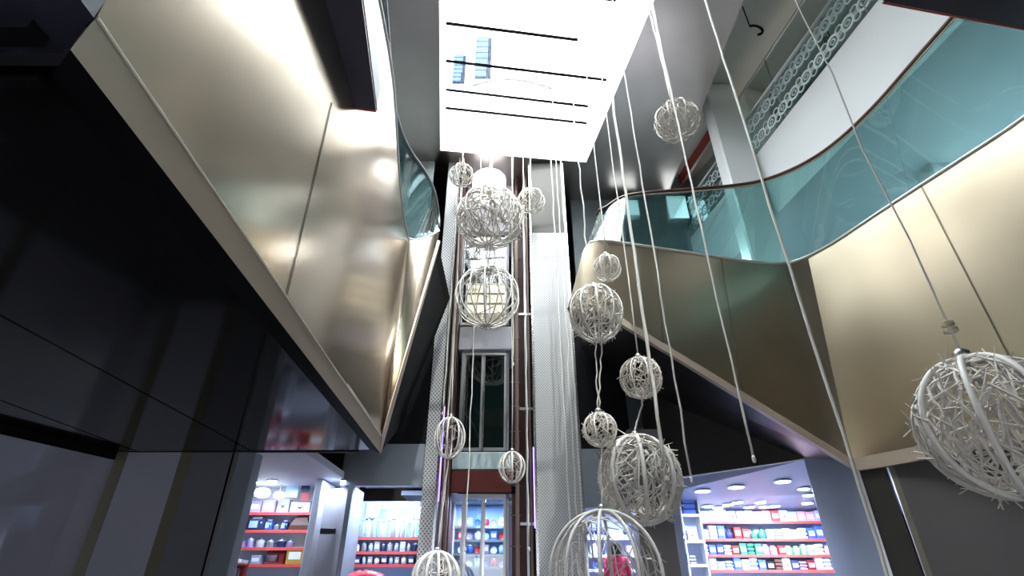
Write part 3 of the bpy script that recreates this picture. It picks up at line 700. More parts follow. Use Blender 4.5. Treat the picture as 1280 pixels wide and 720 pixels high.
def colr(name, c, rough=.45, metal=0.0): return mat('goods ' + name, c, rough, metal)
PAL = {'white': (.82, .83, .86), 'lilac': (.55, .45, .78), 'blue': (.06, .13, .50), 'navy': (.03, .04, .13), 'pale blue': (.45, .62, .90), 'red': (.55, .03, .03), 'dark red': (.22, .015, .015),
       'green': (.03, .22, .12), 'lime': (.25, .65, .30), 'pink': (.85, .35, .45), 'grey': (.35, .36, .42), 'brown': (.13, .055, .04), 'gold': (.50, .28, .04), 'orange': (.8, .30, .08), 'black': (.015, .015, .02), 'silver': (.6, .62, .68), 'teal': (.05, .28, .35), 'mauve': (.45, .28, .55)}
CLEAR = glass('clear glass jar', (.70, .84, .95), .12, .03, .22, (.55, .75, .95))
def goods(kind, cn, x0, x1, Y, z, h, lab, group, dp=None):
    c = colr(cn, PAL[cn]); w = x1 - x0; cx = (x0 + x1) / 2; r = w / 2; dp = dp or min(w, .26); cy = Y + dp / 2 + .01
    if kind == 'carton':
        o = MB().box((x0, Y + .01, z), (x1, Y + .01 + dp, z + h), c, min(.012, w * .08)).make('carton', origin=(cx, cy, z))
        m = MB(); lc = colr('white' if cn != 'white' else 'navy', PAL['white' if cn != 'white' else 'navy'])
        if cn != 'white': m.box((x0 + w * .15, Y + .004, z + h * .3), (x1 - w * .15, Y + .011, z + h * .72), lc)
        else: m.prism([(cx - w * .2, Y + .004, z + h * .55), (cx, Y + .004, z + h * .32), (cx + w * .2, Y + .004, z + h * .6), (cx, Y + .004, z + h * .5)], (0, .007, 0), lc)
        m.make('printed_face', o); cat = 'carton'
    elif kind == 'folded':
        o = MB(); nn = 3
        for k in range(nn): o.box((x0, Y + .01, z + h * k / nn), (x1, Y + .01 + dp, z + h * (k + 1) / nn - .006), c, min(.02, h / nn * .3))
        o = o.make('folded_fabric', origin=(cx, cy, z)); cat = 'folded fabric'
    elif kind == 'jar':
        o = MB().lathe((cx, cy, z), [(r * .85, 0), (r * .98, h * .04), (r * .98, h * .74), (r * .72, h * .84)], CLEAR if cn == 'clear' else c, 14).make('jar', smooth=True, origin=(cx, cy, z))
        MB().lathe((cx, cy, z + h * .84), [(r * .78, 0), (r * .78, h * .13), (r * .3, h * .16)], colr('silver', PAL['silver'], .3, .6), 14).make('lid', o, True); cat = 'jar'
    elif kind == 'bottle':
        o = MB().lathe((cx, cy, z), [(r * .9, 0), (r, h * .03), (r, h * .5), (r * .8, h * .6), (r * .34, h * .72), (r * .3, h * .93)], c, 12).make('bottle', smooth=True, origin=(cx, cy, z))
        MB().lathe((cx, cy, z + h * .93), [(r * .36, 0), (r * .36, h * .07)], colr('black', PAL['black']), 10).make('cap', o); cat = 'bottle'
    elif kind == 'pot':
        o = MB().lathe((cx, cy, z), [(r * .7, 0), (r * .86, h * .06), (r * .9, h * .62), (r * .93, h * .66)], c, 18).make('cooking_pot', smooth=True, origin=(cx, cy, z))
        MB().lathe((cx, cy, z + h * .66), [(r * .93, 0), (r * .7, h * .14), (r * .15, h * .2), (r * .18, h * .32), (r * .1, h * .34)], colr('silver', PAL['silver'], .3, .6), 16).make('lid', o, True)
        for s in (-1, 1):
            MB().tube([(cx + s * r * .86, cy - r * .2, z + h * .5), (cx + s * r * 1.05, cy - r * .15, z + h * .52), (cx + s * r * 1.05, cy + r * .15, z + h * .52), (cx + s * r * .86, cy + r * .2, z + h * .5)], r * .07, colr('black', PAL['black']), 5).make('handle', o, True)
        cat = 'pot'
    elif kind == 'appliance':
        o = MB().box((x0, Y + .01, z), (x1, Y + .01 + dp, z + h * .85), c, min(.03, w * .12)).make('kitchen_appliance', origin=(cx, cy, z))
        MB().box((x0 + w * .12, Y + .0, z + h * .2), (x0 + w * .62, Y + .012, z + h * .7), colr('pale blue', PAL['pale blue'], .2)).make('door_window', o)
        MB().lathe((x1 - w * .18, Y + .02, z + h * .55), [(.015, -.01), (.018, .0), (.012, .02)], colr('silver', PAL['silver'], .3, .6), 8).make('knob', o)
        MB().box((x0 + w * .2, Y + .05, z + h * .85), (x1 - w * .2, Y + dp - .02, z + h), colr('grey', PAL['grey']), .008).make('top_cover', o); cat = 'appliance'
    elif kind == 'bag':
        m = MB(); vs = [(x0, Y + .01, z), (x1, Y + .01, z), (x1, Y + .01 + dp, z), (x0, Y + .01 + dp, z)]; q = w * .24
        vs += [(x0 + w * .06, Y + .0, z + h * .3), (x1 - w * .06, Y, z + h * .3), (x1 - w * .06, Y + dp + .01, z + h * .3), (x0 + w * .06, Y + dp + .01, z + h * .3)]
        vs += [(x0 + q, Y + dp * .3, z + h * .8), (x1 - q, Y + dp * .3, z + h * .8), (x1 - q, Y + dp * .7, z + h * .8), (x0 + q, Y + dp * .7, z + h * .8)]
        m.add(vs, [(3, 2, 1, 0), (8, 9, 10, 11)] + [(r_ * 4 + k, r_ * 4 + (k + 1) % 4, r_ * 4 + 4 + (k + 1) % 4, r_ * 4 + 4 + k) for r_ in range(2) for k in range(4)], c)
        o = m.make('handbag', origin=(cx, cy, z))
        MB().tube([(cx - w * .2, cy, z + h * .78), (cx - w * .13, cy, z + h * .97), (cx + w * .13, cy, z + h * .97), (cx + w * .2, cy, z + h * .78)], w * .025, c, 5).make('handle', o); cat = 'bag'
    elif kind == 'mixer':
        o = MB().box((x0, Y + .01, z), (x1, Y + .2, z + h * .16), c, .012).make('stand_mixer', origin=(cx, cy, z))
        MB().box((x0 + w * .68, Y + .05, z + h * .16), (x1 - w * .04, Y + .17, z + h * .72), c, .015).make('column_body', o)
        MB().box((x0 + w * .02, Y + .04, z + h * .68), (x1, Y + .18, z + h), c, .03).make('motor_head', o)
        MB().lathe((x0 + w * .33, Y + .11, z + h * .17), [(w * .14, 0), (w * .24, h * .1), (w * .29, h * .42), (w * .3, h * .44)], colr('silver', PAL['silver'], .25, .8), 14).make('bowl', o, True); cat = 'mixer'
    elif kind == 'plate':
        o = MB(); n = 20; R = w / 2; zz = z + R
        vs = []
        for rad, yy in ((R * .55, .02), (R * .62, .014), (R, 0), (R, .012), (R * .6, .032)):
            vs += [(cx + rad * math.cos(2 * math.pi * k / n), Y + yy, zz + rad * math.sin(2 * math.pi * k / n)) for k in range(n)]
        fs = [tuple(range(n - 1, -1, -1)), tuple(4 * n + k for k in range(n))] + [(i * n + k, i * n + (k + 1) % n, (i + 1) * n + (k + 1) % n, (i + 1) * n + k) for i in range(4) for k in range(n)]
        o = o.add(vs, fs, c).make('display_plate', origin=(cx, Y, z)); cat = 'plate'
    return tag(o, lab, cat, group)

def shelf_unit(name_lab, px0, px1, ys, Y, ytop, ybot, group=None, strip=REDSTRIP, depth=.32, backm=None):
    """white shelf wall: back panel, sides, shelves with red price strips. returns z of each shelf"""
    a = atY(px0, ys[0], Y).x; b = atY(px1, ys[0], Y).x; zt = atY((px0 + px1) / 2, ytop, Y).z
    t = thing('shelf_unit', ((a + b) / 2, Y + depth / 2, FZ), name_lab, 'shelves', group)
    MB().box((a, Y + depth, FZ), (b, Y + depth + .03, zt), backm or WHITEJ).make('back_panel', t)
    MB().box((a - .03, Y, FZ), (a, Y + depth + .03, zt), WHITEJ).make('side_panel', t); MB().box((b, Y, FZ), (b + .03, Y + depth + .03, zt), WHITEJ).make('side_panel', t)
    MB().box((a - .03, Y, FZ), (b + .03, Y + depth, FZ + .12), GREYD).make('plinth', t)
    zs = []
    for y in ys:
        z = atY((px0 + px1) / 2, y, Y).z
        s = MB().box((a, Y + .012, z - .03), (b, Y + depth, z), WHITEJ).make('shelf', t)
        MB().box((a, Y, z - .045), (b, Y + .012, z + .012), strip).make('price_strip', s); zs.append(z)
    return t, zs, a, b
def row(items, Y, y_px, zs, shelf_txt, shop_txt, ref, group):
    n = {}
    for k, (kind, cn, p0, p1, hpx) in enumerate(items):
        a = atY(p0, y_px, Y); b = atY(p1, y_px, Y); h = atY(p0, y_px - hpx, Y).z - a.z
        kn = {'carton': 'carton', 'folded': 'folded fabric stack', 'jar': 'jar', 'bottle': 'bottle', 'pot': 'lidded pot', 'appliance': 'countertop appliance', 'bag': 'handbag', 'mixer': 'stand mixer', 'plate': 'display plate'}[kind]
        lab = f"{cn} {kn}, {ORD[min(k, 19)]} from {ref} on {shop_txt}'s {shelf_txt} shelf"
        goods(kind, cn, a.x + .004, b.x - .004, Y, zs + .001, h, lab, group)

# kitchenware shop
u, zs, ua, ub = shelf_unit('white wall shelves of pots and cartons in the kitchenware shop by the grey column', 280, 388, (641, 663, 685, 706), YS, 604, 720)
row([('carton', 'white', 300, 308, 12), ('carton', 'lilac', 309, 324, 15), ('carton', 'lilac', 325, 342, 16), ('carton', 'white', 344, 359, 17), ('carton', 'white', 361, 386, 14)], YS, 641, zs[0], 'top', 'kitchenware shop', 'the grey column', 'goods on the kitchenware top shelf')
row([('carton', 'navy', 297, 306, 15), ('appliance', 'navy', 307, 328, 17), ('appliance', 'blue', 329, 338, 14), ('pot', 'grey', 339, 348, 9), ('appliance', 'navy', 349, 358, 13), ('bag', 'brown', 359, 386, 22)], YS, 663, zs[1], 'second', 'kitchenware shop', 'the grey column', 'goods on the kitchenware second shelf')
row([('carton', 'mauve', 293, 303, 9), ('pot', 'lilac', 304, 314, 15), ('pot', 'white', 315, 328, 13), ('pot', 'silver', 329, 341, 12), ('pot', 'navy', 342, 354, 13), ('pot', 'mauve', 355, 365, 11)], YS, 685, zs[2], 'third', 'kitchenware shop', 'the grey column', 'goods on the kitchenware third shelf')
row([('carton', 'white', 288, 300, 7), ('carton', 'silver', 301, 309, 6), ('carton', 'grey', 311, 324, 12), ('mixer', 'dark red', 328, 353, 19), ('carton', 'gold', 355, 377, 22)], YS, 706, zs[3], 'lowest visible', 'kitchenware shop', 'the grey column', 'goods on the kitchenware lowest visible shelf')
p = atY(288, 724, YS - .9); goods('mixer', 'dark red', p.x - .12, p.x + .22, YS - .9, p.z, .28, 'dark red stand mixer on the display stand nearest the grey column', 'red mixers on stands')
DS = thing('display_stand', (p.x, YS - .75, FZ), 'low white display stand under the dark red stand mixer', 'display stand')
MB().box((p.x - .2, YS - .95, FZ + .1), (p.x + .3, YS - .55, p.z), WHITEJ, .01).make('body', DS); MB().box((p.x - .18, YS - .93, FZ), (p.x + .28, YS - .57, FZ + .1), GREYD).make('plinth', DS)
# header signs over the shelves
for (x0, y0, x1, y1, cn, lab) in ((356, 604, 375, 622, 'pale blue', 'pale blue header panel over the kitchenware shelves'), (376, 604, 388, 616, 'navy', 'dark header panel over the kitchenware shelves end'), (376, 616, 388, 626, 'red', 'small red header panel under the dark one')):
    a = atY(x0, y1, YS - .03); b = atY(x1, y0, YS - .03)
    o = tag(MB().box((a.x, YS - .05, a.z), (b.x, YS - .025, b.z), colr(cn, PAL[cn])).make('header_panel'), lab, 'header panel', 'header panels in the kitchenware shop', 'structure')
# white post, open white door panel with a black handle plate
a = atY(388, 640, YB); b = atY(397, 640, YB)
struct(MB().box((a.x, YB, FZ), (b.x, YB + .9, 3.6), WHITEJ, .01).make('column_shop_post'), 'narrow white post between the kitchenware shelves and white panel', 'post')
a = atY(398, 660, YB + .3); b = atY(433, 660, YB + .05)
dr = MB().prism([(a.x, YB + .35, FZ), (b.x, YB + .05, FZ), (b.x, YB + .05, 3.46), (a.x, YB + .35, 3.46)], (.02, .06, 0), mat('off white door', (.55, .53, .55), .45)).make('door_1')
struct(dr, 'off white door panel with a black handle plate', 'door')
a = atY(402, 668, YB + .2); b = atY(421, 661, YB + .2)
MB().box((a.x, YB + .06, a.z), (b.x, YB + .16, b.z), colr('black', PAL['black']), .01).make('door_handle', dr)
a = atY(434, 640, YB); struct(MB().box((a.x - .05, YB, FZ), (a.x + .05, YB + .9, zb0), GREY).make('column_door_jamb'), 'grey jamb between the white door and glassware shop', 'post')
# glassware shop
u, zs, ua, ub = shelf_unit('blue lit wall shelves of jars and bottles in the glassware shop', 432, 530, (672, 690, 706), YS, 624, 720, backm=mat('blue lit back panel', (.42, .58, .85), .5))
it = []; x = 436
for k in range(14):
    wpx = (6, 7, 5, 8, 6)[k % 5]; it.append(('jar' if k % 3 else 'bottle', 'pale blue' if k % 3 == 0 else ('silver', 'white')[k % 2], x, x + wpx - .6, (23, 26, 20, 27, 24)[(k * 2) % 5])); x += wpx
it = [(a_, 'clear' if a_ == 'jar' and k % 2 else c_, *r_) for k, (a_, c_, *r_) in enumerate(it)]
PAL['clear'] = (.6, .75, .9)
row(it, YS, 672, zs[0], 'top', 'glassware shop', 'the white door', 'jars and bottles on the glassware top shelf')
it = []; x = 434
for k in range(11):
    wpx = (8, 6, 9, 7)[k % 4]; it.append((('carton', 'jar', 'pot', 'jar')[k % 4], ('navy', 'white', 'grey', 'pale blue', 'silver')[k % 5], x, x + wpx - .6, (13, 11, 14, 10)[(k * 3) % 4])); x += wpx + .6
row(it, YS, 690, zs[1], 'second', 'glassware shop', 'the white door', 'goods on the glassware second shelf')
it = []; x = 432
for k in range(11):
    wpx = (8, 9, 6, 7)[k % 4]; it.append((('jar', 'carton')[k % 2], ('white', 'navy', 'pale blue', 'grey')[k % 4], x, x + wpx - .6, (10, 9, 11)[k % 3])); x += wpx + 1
row(it, YS, 706, zs[2], 'third', 'glassware shop', 'the white door', 'goods on the glassware third shelf')
for (x0, y0, x1, y1, cn, lab) in ((441, 629, 454, 646, 'grey', 'slate grey backdrop panel above the glass jars'), (456, 628, 472, 648, 'white', 'white backdrop panel above the glass jars')):
    a = atY(x0, y1, YS + .28); b = atY(x1, y0, YS + .28)
    tag(MB().box((a.x, YS + .27, a.z), (b.x, YS + .31, b.z), colr(cn, PAL[cn]), .006).make('backdrop_panel'), lab, 'panel', 'backdrop panels above the jars')
a = atY(477, 634, YS + .1); b = atY(530, 628, YS + .1)
t = tag(MB().box((a.x, YS + .05, a.z), (b.x, YS + .2, b.z), ALU).make('strip_light'), 'long white strip light above the glass jars', 'strip light')
MB().box((a.x + .01, YS + .06, a.z - .015), (b.x - .01, YS + .19, a.z), LAMP).make('diffuser', t)
# red heap on the counter
p0 = atY(432, 722, 11.0); p1 = atY(482, 722, 11.0)
cn = thing('display_counter', ((p0.x + p1.x) / 2, 11.1, FZ), 'glass topped display counter carrying the crumpled red cloth', 'counter')
MB().box((p0.x - .25, 10.85, FZ), (p1.x + .2, 11.25, p0.z - .06), WHITEJ, .01).make('body', cn); MB().box((p0.x - .28, 10.82, p0.z - .06), (p1.x + .23, 11.27, p0.z - .02), DOORG).make('glass_top', cn)
m = MB(); rnd = random.Random(3); N = 22; Mx = 8; vs = []; fs = []
for i in range(N + 1):
    for j in range(Mx + 1):
        u_ = i / N; v_ = j / Mx; e = math.sin(math.pi * u_) ** .5 * math.sin(math.pi * v_) ** .6
        vs.append((p0.x + (p1.x - p0.x) * u_, 10.88 + .32 * v_, p0.z - .02 + e * (.13 + rnd.uniform(-.035, .035))))
for i in range(N):
    for j in range(Mx): fs.append((i * (Mx + 1) + j, (i + 1) * (Mx + 1) + j, (i + 1) * (Mx + 1) + j + 1, i * (Mx + 1) + j + 1))
tag(m.add(vs, fs, colr('bright red', (.75, .01, .03))).make('red_cloth', smooth=True), 'crumpled bright red cloth heaped on the counter below the jars', 'cloth')

# shop behind the lift
YK = 14.2
struct(MB().box((xl0 - 1.2, YK + .4, FZ), (xl1 + .6, YK + .5, 3.7), WHITEJ).make('wall_lift_shop'))
struct(MB().box((xl0 - 1.2, YD + .3, 3.55), (xl1 + .6, YK + .5, 3.65), CEILS).make('ceiling_lift_shop'))
u, zs, ua, ub = shelf_unit('blue lit shelf wall of plates seen through the ground floor lift door', 568, 634, (658, 675, 692, 709), YK, 630, 720, strip=ALU, backm=MATS['blue lit back panel'])
for r_, y in enumerate((658, 675, 692, 709)):
    it = []
    for k in range(6):
        x = 572 + k * 10.2
        it.append((('plate', 'carton', 'plate', 'jar')[(k + r_) % 4], ('white', 'red', 'pale blue', 'mauve', 'blue')[(k * 2 + r_) % 5], x, x + 8.6, 11 if (k + r_) % 4 else 10))
    row(it, YK, y, zs[r_], ('top', 'second', 'third', 'lowest visible')[r_], 'the plate shop', 'the lift rails', 'goods behind the ground floor lift door')

# shop with the person
YP = 12.6
bx0 = xe + .02; bx1 = atY(795, 600, YB).x
zp0 = atY(750, 634, YB).z; struct(MB().box((bx0, YB, zp0), (3.0, YB + .2, atY(750, 561, YB).z), GREY).make('wall_back_bulkhead_right'), 'grey blue bulkhead over the shop with the person', 'bulkhead')
struct(MB().box((bx0 - .6, YP + .4, FZ), (3.2, YP + .45, 3.7), mat('lilac lit wall', (.55, .60, .85), .5)).make('wall_person_shop'))
struct(MB().box((bx0 + .03, YB + .2, zp0 + .12), (3.2, YP + .4, zp0 + .2), CEILS).make('ceiling_person_shop'))
u, zs, ua, ub = shelf_unit('pale lilac rack of hung utensils and plates behind the person in pink', 726, 800, (672, 694, 712), YP, 640, 720, strip=WHITEJ, depth=.3, backm=MATS['lilac lit wall'])
it = [('plate', 'white', 738, 752, 14), ('bottle', 'navy', 753, 757, 12), ('carton', 'lilac', 784, 793, 12)]
row(it, YP, 694, zs[1], 'second', 'the utensil shop', 'the broad lift post', 'goods behind the person in pink')
it = [('carton', 'red', 731, 737, 10), ('plate', 'blue', 741, 752, 11), ('jar', 'pale blue', 784, 791, 11)]
row(it, YP, 712, zs[2], 'lower', 'the utensil shop', 'the broad lift post', 'goods behind the person in pink')
for k, x in enumerate((733, 739, 745, 751, 757, 780, 787)):
    c = atY(x, 652, YP - .02); o = thing('hanging_ladle', c, f"dark hanging ladle, {ORD[k]} from the broad lift post on the utensil rack", 'utensil', 'utensils hung on the lilac rack')
    MB().tube([c, c + Vector((0, 0, -.18))], .012, colr('navy', PAL['navy']), 5).make('shaft', o); MB().lathe(c + Vector((0, 0, -.26)), [(.02, 0), (.045, .03), (.05, .08)], colr('navy', PAL['navy']), 10).make('bowl', o, True)
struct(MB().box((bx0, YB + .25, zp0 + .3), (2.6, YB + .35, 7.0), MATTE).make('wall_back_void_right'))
# grey pillar
a = atY(797, 650, 10.6); b = atY(842, 650, 10.6)
struct(MB().box((a.x, 10.6, FZ), (b.x, 11.1, 4.45), mat('taupe pillar paint', (.24, .22, .22), .5)).make('column_grey_pillar'), 'taupe grey pillar beside the bright carton shop', 'pillar')

# carton shop, angled opening
hz = 3.80
oL = atZ(851, 597, hz); oR = atZ(1005, 574, hz)
m = MB(); m.prism([oL + Vector((-.6, .36, 0)), oR, oR + Vector((0, 0, .55)), oL + Vector((-.6, .36, 2.2))], (.05, .08, 0), mat('dark taupe bulkhead', (.03, .027, .026), .4))
struct(m.make('wall_right_bulkhead'), 'dark taupe bulkhead over the bright carton shop', 'bulkhead')
m = MB(); m.tube([oL, oR], .02, ALU, 4); struct(m.make('trim_10'), 'thin metal head trim above the carton shop opening', 'trim')
YQ = 14.2
def zc(y): return hz - .13 * (y - oR.y)
struct(MB().prism([Vector((p.x, p.y, zc(p.y))) for p in [oL + Vector((-.3, .3, .0)), oR + Vector((0, .05, 0)), Vector((oR.x + 4.2, oR.y + .1, hz)), Vector((11.5, YQ, hz)), Vector((2.6, YQ, hz))]], (0, 0, .3), mat('blue white shop ceiling', (.48, .54, .80), .35)).make('ceiling_carton_shop'))
WPOST = mat('blue white post', (.62, .68, .85), .4)
a = atY(843, 650, 11.0); b = atY(852, 650, 11.0)
struct(MB().box((a.x, 11.05, FZ), (b.x, 11.2, SOF), WPOST).make('column_white_post'), 'slim blue white post at the pillar side of the carton shop', 'post')
YR = 13.7
u, zs, ua, ub = shelf_unit('long white wall shelves packed with cartons and fabrics under the downlights', 876, 1046, (652, 674, 694, 713), YR, 636, 720, backm=WPOST)
struct(MB().box((3.0, YR + .42, FZ), (9.5, YR + .5, hz), WPOST).make('wall_carton_shop'))
rnd = random.Random(11)
rows = [(652, 'top', ['white', 'white', 'pale blue', 'white', 'lilac', 'pale blue', 'pink', 'pink', 'red', 'white', 'pale blue', 'pink', 'pink', 'lilac', 'white'], (12, 15)),
        (674, 'second', ['white', 'lilac', 'blue', 'navy', 'dark red', 'red', 'green', 'green', 'pale blue', 'pale blue', 'white', 'pink', 'white', 'blue', 'blue', 'blue'], (12, 17)),
        (694, 'third', ['lilac', 'blue', 'navy', 'white', 'dark red', 'green', 'green', 'green', 'pink', 'pink', 'red', 'lime', 'lime', 'lime', 'white', 'white', 'pink'], (11, 15)),
        (713, 'fourth', ['lilac', 'grey', 'pale blue', 'pale blue', 'blue', 'white', 'pale blue', 'blue', 'black', 'brown', 'white', 'navy', 'mauve', 'dark red', 'lilac', 'white'], (11, 16))]
for y, sn, cols, (h0_, h1_) in rows:
    it = []; x = 878.0; step = 165 / len(cols)
    for k, cnm in enumerate(cols):
        kd = 'carton' if (k % 3 or sn == 'top') else 'folded'
        if sn == 'third' and cnm in ('pink', 'lime'): kd = 'jar'
        if sn == 'second' and cnm in ('green', 'navy'): kd = 'bottle'
        it.append((kd, cnm, x, x + step - .5, rnd.uniform(h0_, h1_))); x += step
    row(it, YR, y, zs[sn and ('top', 'second', 'third', 'fourth').index(sn)], sn, 'carton shop', 'the white post', f'goods on the carton shop {sn} shelf')
u, zs, ua, ub = shelf_unit('short white side shelves with blue folded fabric beside the slim white post', 853, 874, (643, 676, 706), YR - .7, 616, 720, strip=WHITEJ, backm=WPOST)
row([('folded', 'blue', 854, 871, 21)], YR - .7, 643, zs[0], 'topmost side', 'carton shop', 'the white post', 'goods on the carton shop side shelves')
row([('carton', 'navy', 854, 860, 9), ('carton', 'white', 861, 872, 14)], YR - .7, 676, zs[1], 'middle side', 'carton shop', 'the white post', 'goods on the carton shop side shelves')
row([('folded', 'teal', 854, 862, 15), ('folded', 'grey', 863, 872, 12)], YR - .7, 706, zs[2], 'lowest side', 'carton shop', 'the white post', 'goods on the carton shop side shelves')
# downlights
def downlight(px, py, z, r, lab, power=0, group='round ceiling downlights in the carton shop'):
    p = atZ(px, py, z); t = thing('ceiling_downlight', p, lab, 'downlight', group)
    MB().lathe(p + Vector((0, 0, -.025)), [(r, 0), (r * 1.16, .008), (r * 1.16, .025)], LAMPR, 20).make('trim_ring', t)
    MB().lathe(p + Vector((0, 0, -.035)), [(r * .9, 0), (r, .006), (r, .012)], LAMP, 20).make('lamp_disc', t)
    if power:
        l = bpy.data.lights.new('downlight', 'SPOT'); l.energy = power; l.color = (.60, .74, 1.0); l.spot_size = math.radians(150); l.spot_blend = .6; l.shadow_soft_size = .12
        lo = bpy.data.objects.new('downlight_beam', l); lo.location = p + Vector((0, 0, -.06)); pass; COL.objects.link(lo)
dl = [(978, 601, 'nearest the dark column'), (920, 608, 'middle of the front row'), (878, 613, 'nearest the slim white post'), (1004, 610, 'first behind the brightest one'), (1010, 618, 'second behind the brightest one'), (1009, 628, 'third behind the brightest one'),
      (884, 632, 'back row, first from the white post'), (897, 634, 'back row, second from the white post'), (910, 630, 'back row, third from the white post'), (922, 627, 'back row, fourth from the white post'), (936, 633, 'back row, fifth from the white post'),
      (950, 627, 'back row, sixth from the white post'), (955, 633, 'back row, seventh from the white post'), (968, 632, 'back row, eighth from the white post')]
def shopz(px, py):
    r = sight(px, py); t = (hz - EYE.z + .13 * oR.y) / (r.z + .13 * r.y); return min(EYE.z + r.z * t, hz) if r.y * t < YR + .3 else atY(px, py, YR + .2).z
for k, (x, y, nm) in enumerate(dl):
    downlight(x, y, shopz(x, y), .16 if k < 3 else .12, f'bright round ceiling downlight of the carton shop, {nm}', 300 if k < 3 else (60 if k in (4, 6, 9, 12) else 0))
for k, (x, y, nm) in enumerate(((328, 616, 'largest one over the shelves'), (349, 619, 'beside the pale blue header'), (310, 622, 'nearest the grey column'))):
    p = atY(x, y, YS - .25)
    t = thing('pendant_globe_lamp', p, f'glowing white globe lamp in the kitchenware shop, {nm}', 'lamp', 'globe lamps in the kitchenware shop')
    r = (.17, .12, .1)[k]
    MB().lathe(p + Vector((0, 0, -r * .6)), [(r * .3, 0), (r * .8, r * .18), (r, r * .6), (r * .8, r * 1.02), (r * .3, r * 1.2)], mat('lit globe', (1, 1, 1), .4, emit=(.78, .88, 1.0), estr=4), 18).make('globe', t, True)
    MB().tube([p + Vector((0, 0, r * .55)), Vector((p.x, p.y, 3.62))], .012, ALU, 6).make('stem', t)
downlight(316, 601, 3.62, .09, 'round ceiling downlight under the kitchenware shop ceiling', 0, 'kitchenware ceiling downlights')
downlight(341, 600, 3.62, .10, 'oblong looking ceiling downlight under the kitchenware ceiling, further from the column', 0, 'kitchenware ceiling downlights')
def shop_fill(x, y, z, power, size=.6, col=(.60, .74, 1.0)):  # unseen area lamp added to brighten a shop interior
    l = bpy.data.lights.new('shop fill light', 'AREA'); l.energy = power; l.color = col; l.shape = 'DISK'; l.size = size
    o = bpy.data.objects.new('shop_fill_light', l); o.location = (x, y, z); COL.objects.link(o)
shop_fill(-4.9, 11.2, 3.58, 60); shop_fill(-3.6, 11.4, 3.58, 30, .4)
shop_fill(6.2, 12.3, zc(12.3) - .05, 300, .8); shop_fill(-2.6, 11.75, zb0 + .2, 100, .4); shop_fill(-.6, 13.5, 3.5, 110, .5); shop_fill(2.2, 11.9, zp0 + .08, 70, .4)
# side of the carton shop: grey column, metal edge, dark panels
def quadcol(pA, pB, mm, name, lab, z1=SOF, d=(.05, .1, 0)):
    return struct(MB().prism([(pA.x, pA.y, FZ), (pB.x, pB.y, FZ), (pB.x, pB.y, z1), (pA.x, pA.y, z1)], d, mm).make(name), lab, 'column')
e0 = oR; e1 = Vector((cR.x - .02, cR.y - .0, SOF))
quadcol(e0, e1, GREY, 'column_corner', 'grey blue column under the corner of the bronze edge bars', SOF + .02)
struct(MB().prism([(e0.x, e0.y, SOF), (e1.x, e1.y + .1, SOF), (e1.x, e1.y + .1, SOF + .02), (e0.x, e0.y, 4.3)], (.05, .1, 0), GREY).make('column_corner_head'), 'upper end of the grey blue column under the bronze corner', 'column')
quadcol(e1, e1 + Vector((.07, -.04, 0)), ALU, 'column_edge', 'bright metal edge strip beside the grey blue column', SOF)
e2 = e1 + Vector((.07, .02, 0)); dd = (far - cR).normalized()
DK = mat('dark bronze cladding', (.055, .05, .045), .3, .3, noise=.15, nscale=1.5)
DK2 = mat('grey brown shutter', (.12, .11, .11), .35, .2, noise=.15, nscale=1.5)
quadcol(e2, e2 + dd * .42, DK, 'wall_right_reveal', 'dark bronze reveal beside the bright metal edge', SOF, (.02, .1, 0))
quadcol(e2 + dd * .42 + Vector((.02, -.03, 0)), e2 + dd * .50 + Vector((.02, -.03, 0)), MATS['bronze mullion'], 'column_mullion_right', 'bronze mullion beside the grey brown shutter', SOF)
quadcol(e2 + dd * .5, e2 + dd * 1.95, DK2, 'wall_right_shutter', 'grey brown shutter wall below the level bronze edge bar', SOF, (.02, .1, 0))
quadcol(e2 + dd * 1.95 + Vector((.0, -.03, 0)), e2 + dd * 2.02 + Vector((.0, -.03, 0)), DK, 'column_mullion_right.001', 'dark mullion at the far end of the grey brown shutter', SOF)
quadcol(e2 + dd * 2.02, e2 + dd * 6.0, DK2, 'wall_right_shutter.001', 'grey blue wall beyond the dark mullion', SOF, (.02, .1, 0))

